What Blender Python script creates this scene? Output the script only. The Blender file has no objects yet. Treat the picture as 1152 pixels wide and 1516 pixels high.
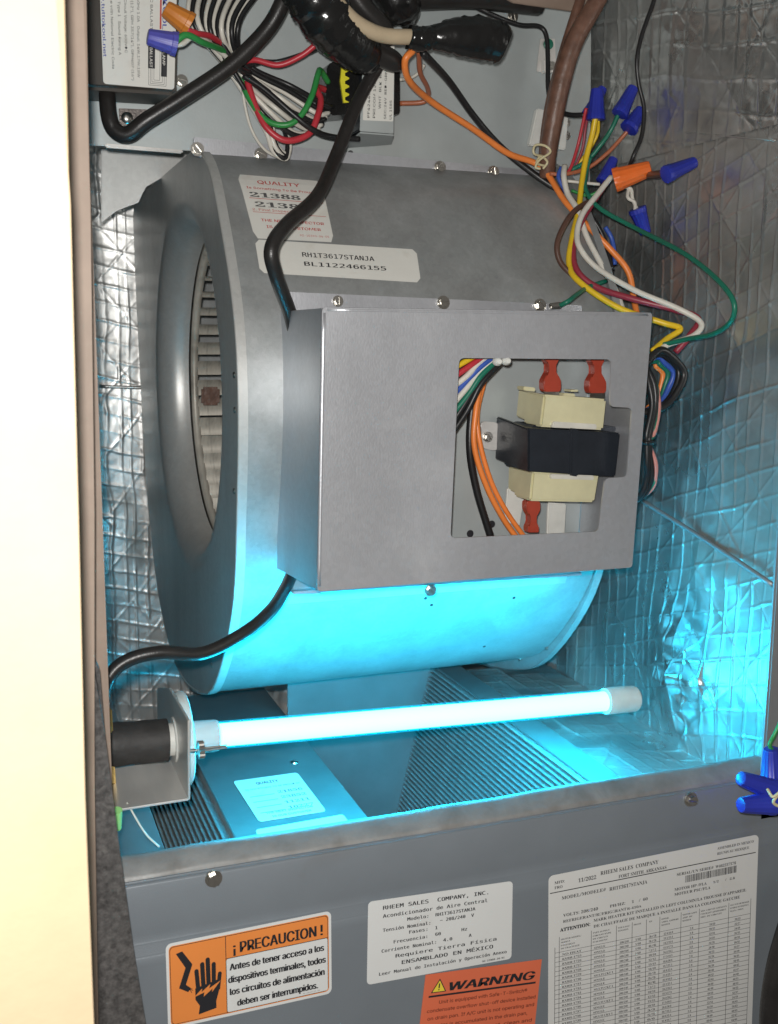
import bpy, bmesh, math, random
import numpy as np
from mathutils import Vector, Matrix
random.seed(4); rng = np.random.default_rng(7)
S = bpy.context.scene
COL = S.collection

# ------------------------------------------------------------------ camera
F = 1600.0
def _axes(yaw, pitch, roll):
    cy, sy, cp, sp = math.cos(yaw), math.sin(yaw), math.cos(pitch), math.sin(pitch)
    f = np.array([sy*cp, cy*cp, -sp]); r = np.array([cy, -sy, 0.]); d = np.cross(f, r)
    cr, sr = math.cos(roll), math.sin(roll)
    return np.array([cr*r+sr*d, -sr*r+cr*d, f])
CM = _axes(*[math.radians(a) for a in (20.68, 9.43, -0.475)])
CP = np.array([-0.0434, -0.5521, 0.2920])        # lens position, metres; cabinet front is y = 0
cam = bpy.data.cameras.new('camera'); co = bpy.data.objects.new('camera', cam); COL.objects.link(co)
cam.sensor_width = 36; cam.lens = F/1516*36; cam.clip_start = .01; cam.clip_end = 50
r_, d_, f_ = CM
co.matrix_world = Matrix(((r_[0], -d_[0], -f_[0], CP[0]), (r_[1], -d_[1], -f_[1], CP[1]), (r_[2], -d_[2], -f_[2], CP[2]), (0, 0, 0, 1)))
cam.dof.use_dof = True; cam.dof.focus_distance = .74; cam.dof.aperture_fstop = 20
S.camera = co

# ------------------------------------------------------------------ light
S.view_settings.view_transform = 'Standard'; S.view_settings.look = 'None'
S.view_settings.exposure = 0; S.view_settings.gamma = 1; S.view_settings.use_curve_mapping = False
w = bpy.data.worlds.new('World'); S.world = w; w.use_nodes = True
bg = w.node_tree.nodes['Background']; bg.inputs[0].default_value = (1.0, .93, .84, 1); bg.inputs[1].default_value = .13
fl = bpy.data.lights.new('phone_flash', 'POINT'); fl.energy = 15.5; fl.shadow_soft_size = .006; fl.color = (1, .975, .94)
fo = bpy.data.objects.new('phone_flash', fl); COL.objects.link(fo)
fo.location = CP + r_*(-.008) + d_*(-.018)
S.cycles.max_bounces = 8; S.cycles.glossy_bounces = 5; S.cycles.diffuse_bounces = 4; S.cycles.use_denoising = True
S.cycles.sample_clamp_indirect = 8

# ------------------------------------------------------------------ survey helpers
def ray(x, y): return CM.T @ np.array([(x-576)/F, (y-758)/F, 1.])
def at(x, y, Y=None, X=None, Z=None):
    r = ray(x, y)
    if Y is not None: return CP + r*(Y-CP[1])/r[1]
    if X is not None: return CP + r*(X-CP[0])/r[0]
    return CP + r*(Z-CP[2])/r[2]
def A(p): return np.asarray(p, float)

# ------------------------------------------------------------------ materials
MT = {}
def nd(t, k): return t.nodes.new('ShaderNode'+k)
def mat(name, col, rough=.5, metal=0., var=.12, vscale=40, bump=0., bscale=200, rvar=.0, spec=.5, emit=None, stain=None, stretch=None, coat=0, trans=0, sss=0, spangle=None):
    m = bpy.data.materials.new(name); m.use_nodes = True; t = m.node_tree; b = t.nodes['Principled BSDF']
    b.inputs['Roughness'].default_value = rough; b.inputs['Metallic'].default_value = metal
    b.inputs['Specular IOR Level'].default_value = spec; b.inputs['Base Color'].default_value = (*col, 1)
    b.inputs['Coat Weight'].default_value = coat
    b.inputs['Transmission Weight'].default_value = trans
    if sss: b.inputs['Subsurface Weight'].default_value = sss; b.inputs['Subsurface Radius'].default_value = (.004, .004, .003)
    tc = nd(t, 'TexCoord'); mp = nd(t, 'Mapping'); t.links.new(tc.outputs['Object'], mp.inputs[0])
    if stretch: mp.inputs['Scale'].default_value = stretch
    src = None
    if var:
        n = nd(t, 'TexNoise'); n.inputs['Scale'].default_value = vscale; n.inputs['Detail'].default_value = 6; n.inputs['Roughness'].default_value = .6
        t.links.new(mp.outputs[0], n.inputs[0])
        rp = nd(t, 'ValToRGB'); rp.color_ramp.elements[0].position = .3; rp.color_ramp.elements[1].position = .7
        rp.color_ramp.elements[0].color = (*[c*(1-var) for c in col], 1); rp.color_ramp.elements[1].color = (*[min(1, c*(1+var)) for c in col], 1)
        t.links.new(n.outputs[0], rp.inputs[0]); src = rp.outputs[0]
        if rvar:
            n3 = nd(t, 'TexNoise'); n3.inputs['Scale'].default_value = vscale*.37; n3.inputs['Detail'].default_value = 5
            t.links.new(mp.outputs[0], n3.inputs[0])
            mr = nd(t, 'MapRange'); mr.inputs[1].default_value = .3; mr.inputs[2].default_value = .7; mr.inputs[3].default_value = rough-rvar; mr.inputs[4].default_value = rough+rvar
            t.links.new(n3.outputs[0], mr.inputs[0]); t.links.new(mr.outputs[0], b.inputs['Roughness'])
    if stain:
        scol, sscale, lo, hi, amt = stain
        n2 = nd(t, 'TexNoise'); n2.inputs['Scale'].default_value = sscale; n2.inputs['Detail'].default_value = 7; n2.inputs['Distortion'].default_value = .6
        t.links.new(tc.outputs['Object'], n2.inputs[0])
        mr2 = nd(t, 'MapRange'); mr2.inputs[1].default_value = lo; mr2.inputs[2].default_value = hi; mr2.inputs[4].default_value = amt; mr2.clamp = True
        t.links.new(n2.outputs[0], mr2.inputs[0])
        mx = nd(t, 'MixRGB'); t.links.new(mr2.outputs[0], mx.inputs[0]); mx.inputs[2].default_value = (*scol, 1)
        if src: t.links.new(src, mx.inputs[1])
        else: mx.inputs[1].default_value = (*col, 1)
        src = mx.outputs[0]
        if metal > .3:
            mm = nd(t, 'MapRange'); mm.inputs[3].default_value = metal; mm.inputs[4].default_value = metal*.35
            t.links.new(mr2.outputs[0], mm.inputs[0]); t.links.new(mm.outputs[0], b.inputs['Metallic'])
    if spangle:
        sc_, am_ = spangle
        vo = nd(t, 'TexVoronoi'); vo.inputs['Scale'].default_value = sc_; t.links.new(tc.outputs['Object'], vo.inputs['Vector'])
        bw = nd(t, 'RGBToBW'); t.links.new(vo.outputs['Color'], bw.inputs[0])
        ma = nd(t, 'MapRange'); ma.inputs[3].default_value = 1-am_; ma.inputs[4].default_value = 1+am_; t.links.new(bw.outputs[0], ma.inputs[0])
        ns = nd(t, 'TexNoise'); ns.inputs['Scale'].default_value = 2600; t.links.new(tc.outputs['Object'], ns.inputs[0])
        mb = nd(t, 'MapRange'); mb.inputs[3].default_value = 1-am_*1.5; mb.inputs[4].default_value = 1+am_*1.5; t.links.new(ns.outputs[0], mb.inputs[0])
        mu = nd(t, 'Math'); mu.operation = 'MULTIPLY'; t.links.new(ma.outputs[0], mu.inputs[0]); t.links.new(mb.outputs[0], mu.inputs[1])
        vm = nd(t, 'VectorMath'); vm.operation = 'SCALE'; t.links.new(src, vm.inputs[0]); t.links.new(mu.outputs[0], vm.inputs['Scale']); src = vm.outputs[0]
    if src: t.links.new(src, b.inputs['Base Color'])
    if bump:
        n = nd(t, 'TexNoise'); n.inputs['Scale'].default_value = bscale; n.inputs['Detail'].default_value = 5
        t.links.new(mp.outputs[0], n.inputs[0])
        bp = nd(t, 'Bump'); bp.inputs['Strength'].default_value = bump; bp.inputs['Distance'].default_value = .001
        t.links.new(n.outputs[0], bp.inputs['Height']); t.links.new(bp.outputs[0], b.inputs['Normal'])
    if emit:
        b.inputs['Emission Color'].default_value = (*emit[0], 1); b.inputs['Emission Strength'].default_value = emit[1]
    MT[name] = m; return m
mat('galv', (.40, .415, .415), .42, .45, .10, 60, .10, 900, .08, stain=((.21, .212, .205), 13, .46, .66, .7), spangle=(420, .06))
mat('galv_side', (.58, .58, .56), .42, .42, .07, 30, .05, 600, .06, stretch=(1, 1, .25), spangle=(300, .05))
mat('galv_box', (.52, .53, .56), .43, .62, .06, 22, .10, 900, .07, stain=((.56, .56, .56), 17, .6, .75, .35), spangle=(360, .045), stretch=(1, 1, .45))
mat('galv_plate', (.46, .50, .50), .48, .35, .06, 30, .06, 500, .05, stain=((.30, .30, .28), 10, .55, .75, .5))
mat('steel', (.70, .68, .65), .36, .4, .1, 50, .06, 400, .08, stretch=(1, .2, 1))
mat('screw_steel', (.6, .58, .54), .28, 1., .1, 200, .05, 900)
mat('panel_paint', (.20, .225, .25), .34, .15, .05, 18, .10, 1200, .06, stain=((.17, .16, .15), 12, .62, .8, .5))
mat('rail', (.27, .27, .265), .55, .25, .18, 60, .25, 300, .08, stain=((.14, .125, .11), 40, .55, .75, .55))
mat('post', (.30, .31, .32), .42, .4, .08, 30, .06, 500)
mat('foil', (.66, .66, .645), .31, .90, .10, 30, .12, 90, .08, stain=((.20, .18, .155), 11, .47, .66, .8))
mat('foil_clean', (.74, .74, .72), .42, .85, .08, 30, .15, 90, .08, stain=((.25, .23, .2), 14, .55, .75, .7))
mat('coil_plate', (.20, .215, .22), .42, .45, .1, 25, .05, 400, .06, stain=((.25, .24, .22), 20, .55, .75, .5))
mat('fin', (.34, .36, .36), .4, .45, .2, 150, .3, 700)
mat('fin_back', (.30, .30, .30), .6, .3)
mat('paper', (.72, .71, .66), .5, 0, .03, 30, .05, 300, stain=((.52, .48, .40), 60, .58, .8, .5))
mat('paper_gloss', (.70, .71, .70), .34, 0, .02, 20, .08, 60, stain=((.55, .53, .48), 45, .6, .8, .4))
mat('paper_grey', (.68, .68, .66), .4, 0, .02, 20, .08, 60, stain=((.52, .5, .46), 35, .6, .8, .4))
mat('orange_print', (.80, .26, .06), .4, 0, .04, 20)
mat('warn_orange', (.72, .16, .075), .45, 0, .05, 20)
mat('ink', (.018, .018, .022), .5, 0, 0)
mat('ink_soft', (.055, .055, .06), .55, 0, 0)
mat('ink_stamp', (.10, .10, .10), .6, 0, .5, 300)
mat('ink_red', (.50, .06, .05), .5, 0, 0)
mat('ink_blue', (.09, .12, .38), .5, 0, 0)
mat('ink_brown', (.16, .035, .02), .5, 0, 0)
mat('warn_yellow', (.85, .66, .06), .4, 0, 0)
mat('black_cable', (.022, .020, .019), .36, 0, .25, 80, .12, 900)
mat('black_tape', (.012, .012, .012), .2, 0, .2, 60, .6, 110, .07)
mat('black_plastic', (.035, .033, .032), .38, 0, .12, 60, .08, 600)
mat('core_black', (.022, .027, .036), .35, .2, .15, 60, .08, 700)
mat('rubber', (.035, .033, .032), .62, 0, .25, 120, .3, 300)
mat('foam', (.075, .07, .068), .85, 0, .55, 350, .5, 500, stain=((.18, .17, .16), 160, .6, .75, .6))
mat('ballast_case', (.05, .043, .036), .5, .1, .12, 50, .1, 700)
mat('ballast_tab', (.16, .14, .13), .35, .6, .35, 500, .3, 900)
def plastic(name, col, rough=.38): return mat(name, col, rough, 0, .08, 90, .06, 500)
for n, c in dict(w_white=(.66, .63, .56), w_black=(.015, .015, .016), w_red=(.50, .035, .05), w_green=(.03, .26, .06), w_dgreen=(.012, .16, .10), w_yellow=(.78, .52, .02),
                 w_orange=(.85, .24, .05), w_blue=(.04, .10, .42), w_brown=(.10, .05, .035), w_maroon=(.28, .03, .05), w_pink=(.62, .26, .22), w_copper=(.42, .13, .06), w_cream=(.62, .55, .34)).items(): plastic(n, c)
plastic('nut_blue', (.022, .035, .36), .36); plastic('nut_violet', (.09, .09, .42), .4); plastic('nut_orange', (.82, .16, .025), .38); plastic('nut_rust', (.58, .20, .03), .42)
plastic('tan_cable', (.50, .40, .27), .4); mat('brown_cable', (.15, .075, .05), .42, 0, .3, 120, .6, 180)
plastic('white_plastic', (.70, .70, .66), .35)
plastic('grommet', (.68, .68, .64), .4)
mat('bobbin', (.66, .62, .40), .42, 0, .07, 60, .08, 300, sss=.15)
plastic('red_spade', (.40, .06, .035), .25)
mat('ceramic', (.66, .64, .57), .5, 0, .08, 80)
mat('lamp_base', (.62, .70, .70), .35, 0, .04, 50)
mat('rail_clip', (.55, .55, .52), .4, .2, .1, 60)
mat('brass', (.45, .32, .12), .4, .8, .2, 90, .2, 300)
mat('wind_yellow', (.75, .68, .03), .45, 0, .05, 100)
mat('wall_paint', (.63, .485, .31), .7, 0, .05, 25, .25, 120)
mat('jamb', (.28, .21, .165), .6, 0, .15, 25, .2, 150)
mat('wood', (.36, .26, .17), .65, 0, .2, 20, .15, 90, stretch=(8, 8, 1))
mat('glow', (.9, .95, 1), .5, 0, 0, emit=((.0100, .66, 1.0), 100))
g = bpy.data.materials.new('lamp_glass'); g.use_nodes = True; t = g.node_tree; t.nodes.clear()
o_ = nd(t, 'OutputMaterial'); tr = nd(t, 'BsdfTransparent'); gl = nd(t, 'BsdfGlossy'); gl.inputs['Roughness'].default_value = .04
tr.inputs[0].default_value = (.7, .95, 1, 1); mxs = nd(t, 'MixShader'); mxs.inputs[0].default_value = .08
t.links.new(tr.outputs[0], mxs.inputs[1]); t.links.new(gl.outputs[0], mxs.inputs[2]); em = nd(t, 'Emission'); em.inputs[0].default_value = (.0, .55, .9, 1); em.inputs[1].default_value = .35; ad = nd(t, 'AddShader')
t.links.new(mxs.outputs[0], ad.inputs[0]); t.links.new(em.outputs[0], ad.inputs[1]); t.links.new(ad.outputs[0], o_.inputs[0]); MT['lamp_glass'] = g
mat('nylon_green', (.35, .75, .25), .4, 0, .1)

# ------------------------------------------------------------------ mesh helpers
def link(name, me, material, parent=None, smooth=False):
    o = bpy.data.objects.new(name, me); COL.objects.link(o)
    if material and not me.materials: me.materials.append(MT[material])
    if smooth: me.shade_smooth()
    if parent is not None:
        o.parent = parent
        o.matrix_parent_inverse = Matrix.Translation(-wloc(parent))
    return o
def wloc(o):
    v = Vector((0, 0, 0))
    if o.get('_base') is not None: v = Vector(o['_base'])
    return v
def pyd(name, v, f, material, parent=None, smooth=False):
    me = bpy.data.meshes.new(name); me.from_pydata([tuple(map(float, p)) for p in v], [], [tuple(map(int, q)) for q in f]); me.update()
    return link(name, me, material, parent, smooth)
def tag(o, label, cat=None, group=None, kind=None):
    o['label'] = label
    if cat: o['category'] = cat
    if group: o['group'] = group
    if kind: o['kind'] = kind
    return o
def thing(name, label, cat, base, group=None, kind=None):
    o = bpy.data.objects.new(name, None); COL.objects.link(o); o.empty_display_size = .02
    o.location = base; o['_base'] = [float(c) for c in base]
    return tag(o, label, cat, group, kind)
def bmobj(name, bm, material, parent=None, smooth=False):
    bmesh.ops.recalc_face_normals(bm, faces=bm.faces)
    me = bpy.data.meshes.new(name); bm.to_mesh(me); bm.free()
    o = link(name, me, material, parent)
    if smooth:
        me.shade_smooth()
        try: me.set_sharp_from_angle(angle=math.radians(35))
        except Exception: pass
    return o
def add_prism(bm, poly, vec):
    vec = A(vec)
    a = [bm.verts.new(tuple(p)) for p in poly]; b = [bm.verts.new(tuple(A(p)+vec)) for p in poly]
    bm.faces.new(a); bm.faces.new(b[::-1])
    n = len(poly)
    for i in range(n): bm.faces.new((a[i], b[i], b[(i+1) % n], a[(i+1) % n]))
def solid(name, poly, vec, material, parent=None, bevel=.0006, seg=2):
    bm = bmesh.new(); add_prism(bm, poly, vec)
    if bevel:
        bmesh.ops.bevel(bm, geom=[e for e in bm.edges], offset=bevel, segments=seg, affect='EDGES', clamp_overlap=True)
    return bmobj(name, bm, material, parent, True)
def box(name, lo, hi, material, parent=None, bevel=.0006):
    x0, y0, z0 = lo; x1, y1, z1 = hi
    return solid(name, [(x0, y0, z0), (x1, y0, z0), (x1, y0, z1), (x0, y0, z1)], (0, y1-y0, 0), material, parent, bevel)
def catmull(P, n=8):
    P = A(P); out = []
    Q = np.vstack([2*P[0]-P[1], P, 2*P[-1]-P[-2]])
    for i in range(1, len(Q)-2):
        p0, p1, p2, p3 = Q[i-1:i+3]
        for k in range(n):
            t = k/n
            out.append(.5*((2*p1)+(-p0+p2)*t+(2*p0-5*p1+4*p2-p3)*t*t+(-p0+3*p1-3*p2+p3)*t**3))
    out.append(Q[-2]); return np.array(out)
def sweep(P, R, n=8):
    P = A(P); m = len(P); R = np.full(m, R) if np.isscalar(R) else np.interp(np.linspace(0, 1, m), np.linspace(0, 1, len(R)), R)
    T = np.gradient(P, axis=0); T /= np.linalg.norm(T, axis=1)[:, None]+1e-12
    u = np.cross(T[0], (0, 0, 1)); u = u if np.linalg.norm(u) > 1e-3 else np.cross(T[0], (0, 1, 0)); u /= np.linalg.norm(u)
    V = []; Fc = []; an = np.arange(n)*2*math.pi/n
    for i in range(m):
        u = u-T[i]*u.dot(T[i]); u /= np.linalg.norm(u); b = np.cross(T[i], u)
        V += list(P[i]+R[i]*(np.cos(an)[:, None]*u+np.sin(an)[:, None]*b))
        if i:
            for k in range(n): Fc.append(((i-1)*n+k, (i-1)*n+(k+1) % n, i*n+(k+1) % n, i*n+k))
    Fc.append(tuple(range(n))[::-1]); Fc.append(tuple(range((m-1)*n, m*n)))
    return V, Fc
def tube(name, pts, r, material, parent=None, n=8, sub=7, label=None, cat=None, group=None):
    V, Fc = sweep(catmull(pts, sub), r, n)
    o = pyd(name, V, Fc, material, parent, True)
    if label: tag(o, label, cat, group)
    return o
def pxs(L, Y=None): return [at(p[0], p[1], Y=(p[2] if len(p) > 2 else Y)) for p in L]
def frame(nrm, up=(0, 0, 1)):
    n = A(nrm)/np.linalg.norm(nrm); u = np.cross(up, n)
    if np.linalg.norm(u) < 1e-3: u = np.cross((0, 1, 0), n)
    u /= np.linalg.norm(u); return u, np.cross(n, u), n
def lathe(name, base, axis, prof, material, parent=None, n=28, smooth=True, star=0., label=None, cat=None, group=None, starn=12):
    u, v, a = frame(axis); V = []; Fc = []
    for i, (h, r) in enumerate(prof):
        for k in range(n):
            th = 2*math.pi*k/n; rr = r*(1+star*math.cos(starn*th))
            V.append(A(base)+a*h+rr*(math.cos(th)*u+math.sin(th)*v))
        if i:
            for k in range(n): Fc.append(((i-1)*n+k, (i-1)*n+(k+1) % n, i*n+(k+1) % n, i*n+k))
    if prof[0][1] > 0: Fc.append(tuple(range(n))[::-1])
    if prof[-1][1] > 0: Fc.append(tuple(range((len(prof)-1)*n, len(prof)*n)))
    o = pyd(name, V, Fc, material, parent, False)
    if smooth:
        o.data.shade_smooth()
        try: o.data.set_sharp_from_angle(angle=math.radians(40))
        except Exception: pass
    if label: tag(o, label, cat, group)
    return o
def _screw_mesh():
    bm = bmesh.new()
    def ring(r, n, z0, z1, half=None):
        pts = [(r*math.cos(2*math.pi*k/n), r*math.sin(2*math.pi*k/n)) for k in range(n)]
        add_prism(bm, [(x, y, z0) for x, y in pts], (0, 0, z1-z0))
    ring(.0046, 20, 0, .0009); ring(.0032, 6, .0009, .0026)
    for s in (-1, 1):
        pts = [(s*.00045, -.0031), (s*.0016, -.0028), (s*.0030, -.0008), (s*.0030, .0008), (s*.0016, .0028), (s*.00045, .0031)]
        add_prism(bm, [(x, y, .0026) for x, y in pts], (0, 0, .0012))
    bmesh.ops.recalc_face_normals(bm, faces=bm.faces)
    me = bpy.data.meshes.new('screw'); bm.to_mesh(me); bm.free(); me.materials.append(MT['screw_steel']); return me
SCREW = _screw_mesh()
def screw(p, nrm, parent, rot=0., s=1., name='screw'):
    o = bpy.data.objects.new(name, SCREW); COL.objects.link(o)
    u, v, n = frame(nrm); c, q = math.cos(rot), math.sin(rot); U = c*u+q*v; W = -q*u+c*v
    m = Matrix(((U[0]*s, W[0]*s, n[0]*s, p[0]), (U[1]*s, W[1]*s, n[1]*s, p[1]), (U[2]*s, W[2]*s, n[2]*s, p[2]), (0, 0, 0, 1)))
    o.parent = parent; o.matrix_parent_inverse = Matrix.Translation(-wloc(parent)); o.matrix_basis = m
    return o

# ---- lettering
FONTS = {}
def font(k):
    if k not in FONTS:
        FONTS[k] = None
        try:
            import os
            d = bpy.utils.system_resource('DATAFILES', path='fonts')
            fn = {'mono': 'DejaVuSansMono.woff2', 'sans': 'Inter.woff2', 'serif': 'NotoSansMath-Regular.woff2'}[k]
            FONTS[k] = bpy.data.fonts.load(os.path.join(d, fn))
        except Exception: FONTS[k] = None
    return FONTS[k]
def serifize(s):
    o = ''
    for c in s:
        if 'A' <= c <= 'Z': o += chr(0x1D400+ord(c)-65)
        elif 'a' <= c <= 'z': o += chr(0x1D41A+ord(c)-97)
        elif '0' <= c <= '9': o += chr(0x1D7CE+ord(c)-48)
        else: o += c
    return o
_tc = {}
def glyphs(s, fk='sans', bold=0., shear=0.):
    key = (s, fk, bold, shear)
    if key in _tc: return _tc[key]
    cu = bpy.data.curves.new('lettering', 'FONT'); f = font(fk)
    if f: cu.font = f
    cu.body = serifize(s) if (fk == 'serif' and f) else s
    cu.size = 1; cu.offset = bold; cu.shear = shear; cu.resolution_u = 2; cu.fill_mode = 'FRONT'
    ob = bpy.data.objects.new('lettering', cu)
    me = ob.to_mesh()
    v = np.array([q.co[:2] for q in me.vertices]) if len(me.vertices) else np.zeros((0, 2)); f_ = [tuple(p.vertices) for p in me.polygons]
    ob.to_mesh_clear(); bpy.data.objects.remove(ob); bpy.data.curves.remove(cu)
    _tc[key] = (v, f_); return _tc[key]
class Print:
    """flat print on a sheet, in the sheet's own units (x right, y down)"""
    def __init__(s, mapf): s.map = mapf; s.b = {}
    def _add(s, m, v, f, lift):
        V, Fc = s.b.setdefault((m, lift), ([], [])); k = len(V); V += list(v); Fc += [tuple(i+k for i in q) for q in f]
    def text(s, txt, x, y, size, w=None, m='ink', fk='sans', bold=0., shear=0., rot=0, align='l', lift=1.5):
        v, f = glyphs(txt, fk, 0., shear)
        if not len(v): return
        cap = .72
        x0, x1 = v[:, 0].min(), v[:, 0].max(); sy = size/cap; sx = sy if w is None else w/(x1-x0)
        vx = (v[:, 0]-x0)*sx; vy = -v[:, 1]*sy; W = (x1-x0)*sx
        if align == 'r': vx = vx-W
        if align == 'c': vx = vx-W/2
        c, q = math.cos(math.radians(rot)), math.sin(math.radians(rot))
        k = 3 if bold > 0 else 1
        for j in range(k):
            ox = (j-(k-1)/2)*bold*sy*1.1
            s._add(m, np.stack([x+c*(vx+ox)-q*vy, y+q*(vx+ox)+c*vy]+[np.full(len(vx), j*.25)], 1), f, lift)
    def poly(s, pts, m='ink', lift=1.): s._add(m, A(pts), [tuple(range(len(pts)))], lift)
    def rect(s, x0, y0, x1, y1, m='ink', lift=1., r=0.):
        if not r: return s.poly([(x0, y0), (x1, y0), (x1, y1), (x0, y1)], m, lift)
        s.poly(rrect(x0, y0, x1, y1, r), m, lift)
    def line(s, x0, y0, x1, y1, w=.6, m='ink', lift=1.):
        d = A((x1-x0, y1-y0)); n = A((-d[1], d[0]))/(np.linalg.norm(d)+1e-9)*w/2; a, b = A((x0, y0)), A((x1, y1))
        s.poly([a-n, b-n, b+n, a+n], m, lift)
    def build(s, parent, names=None):
        for (m, lift), (V, Fc) in s.b.items():
            nm = 'lettering' if lift >= 1.5 else 'printed_shape'
            pyd(nm, [s.map(p[0], p[1], lift+(p[2] if len(p) > 2 else 0)) for p in V], Fc, m, parent)
def rrect(x0, y0, x1, y1, r, n=5):
    P = []
    for cx, cy, a in ((x1-r, y0+r, -90), (x1-r, y1-r, 0), (x0+r, y1-r, 90), (x0+r, y0+r, 180)):
        for k in range(n+1):
            q = math.radians(a+90*k/n); P.append((cx+r*math.cos(q), cy+r*math.sin(q)))
    return P
def flatmap(quad, W, H):
    TL, TR, BR, BL = [A(q) for q in quad]
    n = np.cross(BL-TL, TR-TL); n /= np.linalg.norm(n)
    if n.dot(CP-TL) < 0: n = -n
    def f(x, y, lift=0):
        u, v = x/W, y/H
        return (TL*(1-u)+TR*u)*(1-v)+(BL*(1-u)+BR*u)*v+n*(.00025+lift*.00012)
    return f
def sticker(name, mapf, W, H, material, parent, r=4, label=None, nx=1):
    pts = rrect(0, 0, W, H, r) if r else [(0, 0), (W, 0), (W, H), (0, H)]
    bm = bmesh.new()
    if nx > 1:
        rows = nx
        for i in range(rows):       # strips follow a curved surface
            pass
        ys = np.linspace(0, H, rows+1); L = []
        for y in ys:
            ins = 0
            if r:
                dy = min(y, H-y)
                ins = r-math.sqrt(max(0, r*r-(r-dy)**2)) if dy < r else 0
            L.append((bm.verts.new(tuple(mapf(ins, y))), bm.verts.new(tuple(mapf(W-ins, y)))))
        for i in range(rows): bm.faces.new((L[i][0], L[i][1], L[i+1][1], L[i+1][0]))
        o = bmobj(name, bm, material, parent)
    else:
        top = [mapf(*p) for p in pts]; add_prism(bm, top, mapf(W/2, H/2, -1.8)-mapf(W/2, H/2, 0))
        o = bmobj(name, bm, material, parent)
    if label: o['label'] = label
    return o

# ---- value noise for crumpled foil
def vnoise(u, v, s, seed):
    r = np.random.default_rng(seed); G = r.random((64, 64))*2-1
    x, y = u/s, v/s; i, j = np.floor(x).astype(int), np.floor(y).astype(int); a, b = x-i, y-j
    a = a*a*(3-2*a); b = b*b*(3-2*b)
    g = lambda p, q: G[p % 64, q % 64]
    return (g(i, j)*(1-a)+g(i+1, j)*a)*(1-b)+(g(i, j+1)*(1-a)+g(i+1, j+1)*a)*b
def foil(name, o, ud, vd, ul, vl, nrm, material, parent, step=.0012, seed=1, su=.0135, sv=.019, tilt=0., bulge=.003, pucker=.0009, label=None, bumps=()):
    nu, nv = int(ul/step)+1, int(vl/step)+1
    U, V = np.meshgrid(np.linspace(0, ul, nu), np.linspace(0, vl, nv))
    # three-way scrim: upright, level (tilted) and slanting threads under the foil
    wob = vnoise(U, V, .05, seed+9)*.0022+vnoise(U, V, .013, seed+10)*.0006
    h = np.zeros_like(U)
    wd = max(.00062, step*.8)
    def threads(c, sp, sd, amp):
        k = np.round(c/sp); d = c-k*sp
        a = amp*np.clip(.75+.6*vnoise(U+k*.37, V+k*.53, .03, seed+sd), .15, 1.4)
        return a*np.exp(-(d/wd)**2)
    lv = V+tilt*U+wob
    h += threads(U+wob*.9+.0045*vnoise(U, V*0+.5, .02, seed+11), su, 1, .0010); h += threads(lv, sv, 2, .0008)
    h += threads(U*.75+V*.66+wob, .041, 3, .0005); h += threads(U*.75-V*.66+wob, .041, 4, .0005)
    # pillow each cell, then crumple
    h += -pucker*.3*np.abs(np.sin(math.pi*U/su))*np.abs(np.sin(math.pi*lv/sv))
    h += pucker*vnoise(U, V, .011, seed+6)+pucker*.6*vnoise(U, V, .0045, seed+7)+bulge*vnoise(U, V, .07, seed+8)+bulge*.10*vnoise(U, V, .025, seed+12)
    for (bu, bv, su_, sv_, am) in bumps: h += am*np.exp(-((U-bu)/su_)**2-((V-bv)/sv_)**2)*(1+.25*vnoise(U, V, .012, seed+13))
    P = A(o)+U[..., None]*A(ud)+V[..., None]*A(vd)+h[..., None]*A(nrm)
    idx = np.arange(nu*nv).reshape(nv, nu)
    q = np.stack([idx[:-1, :-1], idx[:-1, 1:], idx[1:, 1:], idx[1:, :-1]], -1).reshape(-1, 4)
    me = bpy.data.meshes.new(name); me.vertices.add(nu*nv); me.vertices.foreach_set('co', P.reshape(-1).astype(np.float32))
    me.loops.add(q.size); me.loops.foreach_set('vertex_index', q.reshape(-1).astype(np.int32))
    me.polygons.add(len(q)); me.polygons.foreach_set('loop_start', np.arange(len(q), dtype=np.int32)*4)
    me.polygons.foreach_set('loop_total', np.full(len(q), 4, np.int32)); me.update(calc_edges=True)
    ob = link(name, me, material, parent, True)
    if label: ob['label'] = label
    return ob

# ================================================================== the cabinet
XR, YB = .442, .63            # right wall, back wall
cab = thing('air_handler_cabinet', 'foil lined sheet metal cabinet around the blower and glowing lamp', 'cabinet', (.22, .3, -.3))
box('side_panel', (XR+.012, .0, -.5), (XR+.014, YB+.02, .75), 'galv_plate', cab, 0)
box('side_panel', (-.012, .012, -.5), (-.010, YB+.02, .75), 'foam', cab, 0)  # left wall, out of view; dark foam face added to curb blue lamp bounce
box('back_panel', (-.010, YB+.02, -.5), (XR+.012, YB+.022, .75), 'galv_plate', cab, 0)
box('top_panel', (-.010, .0, .75), (XR+.012, YB+.02, .752), 'galv_plate', cab, 0)
box('bottom_panel', (-.010, .0, -.502), (XR+.012, YB+.02, -.5), 'galv_plate', cab, 0)
seamA, seamB = at(1152, 208, X=XR), at(885, 185, X=XR)
zs = .425
foil('foil_liner', (XR, .004, -.03), (0, 1, 0), (0, 0, 1), .29, zs+.03+.004, (-1, 0, 0), 'foil', cab, .0009, 3, .0135, .0185, .32, .0018, .00020, 'crinkled foil liner of the right wall, cyan lit at its foot', bumps=((.095, .07, .040, .045, .016), (.07, .155, .03, .035, .007)))
foil('foil_liner', (XR-.0025, .004, zs), (0, 1, 0), (0, 0, 1), .30, .30, (-1, 0, 0), 'foil', cab, .0012, 21, .016, .022, -.2, .0024, .0004, 'dull soiled foil liner at the top right')
foil('foil_liner', (-.008, YB, -.25), (1, 0, 0), (0, 0, 1), .20, .97, (0, -1, 0), 'foil_clean', cab, .0013, 33, .013, .019, .22, .002, .00022, 'shiny foil liner behind the blower inlet')
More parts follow.
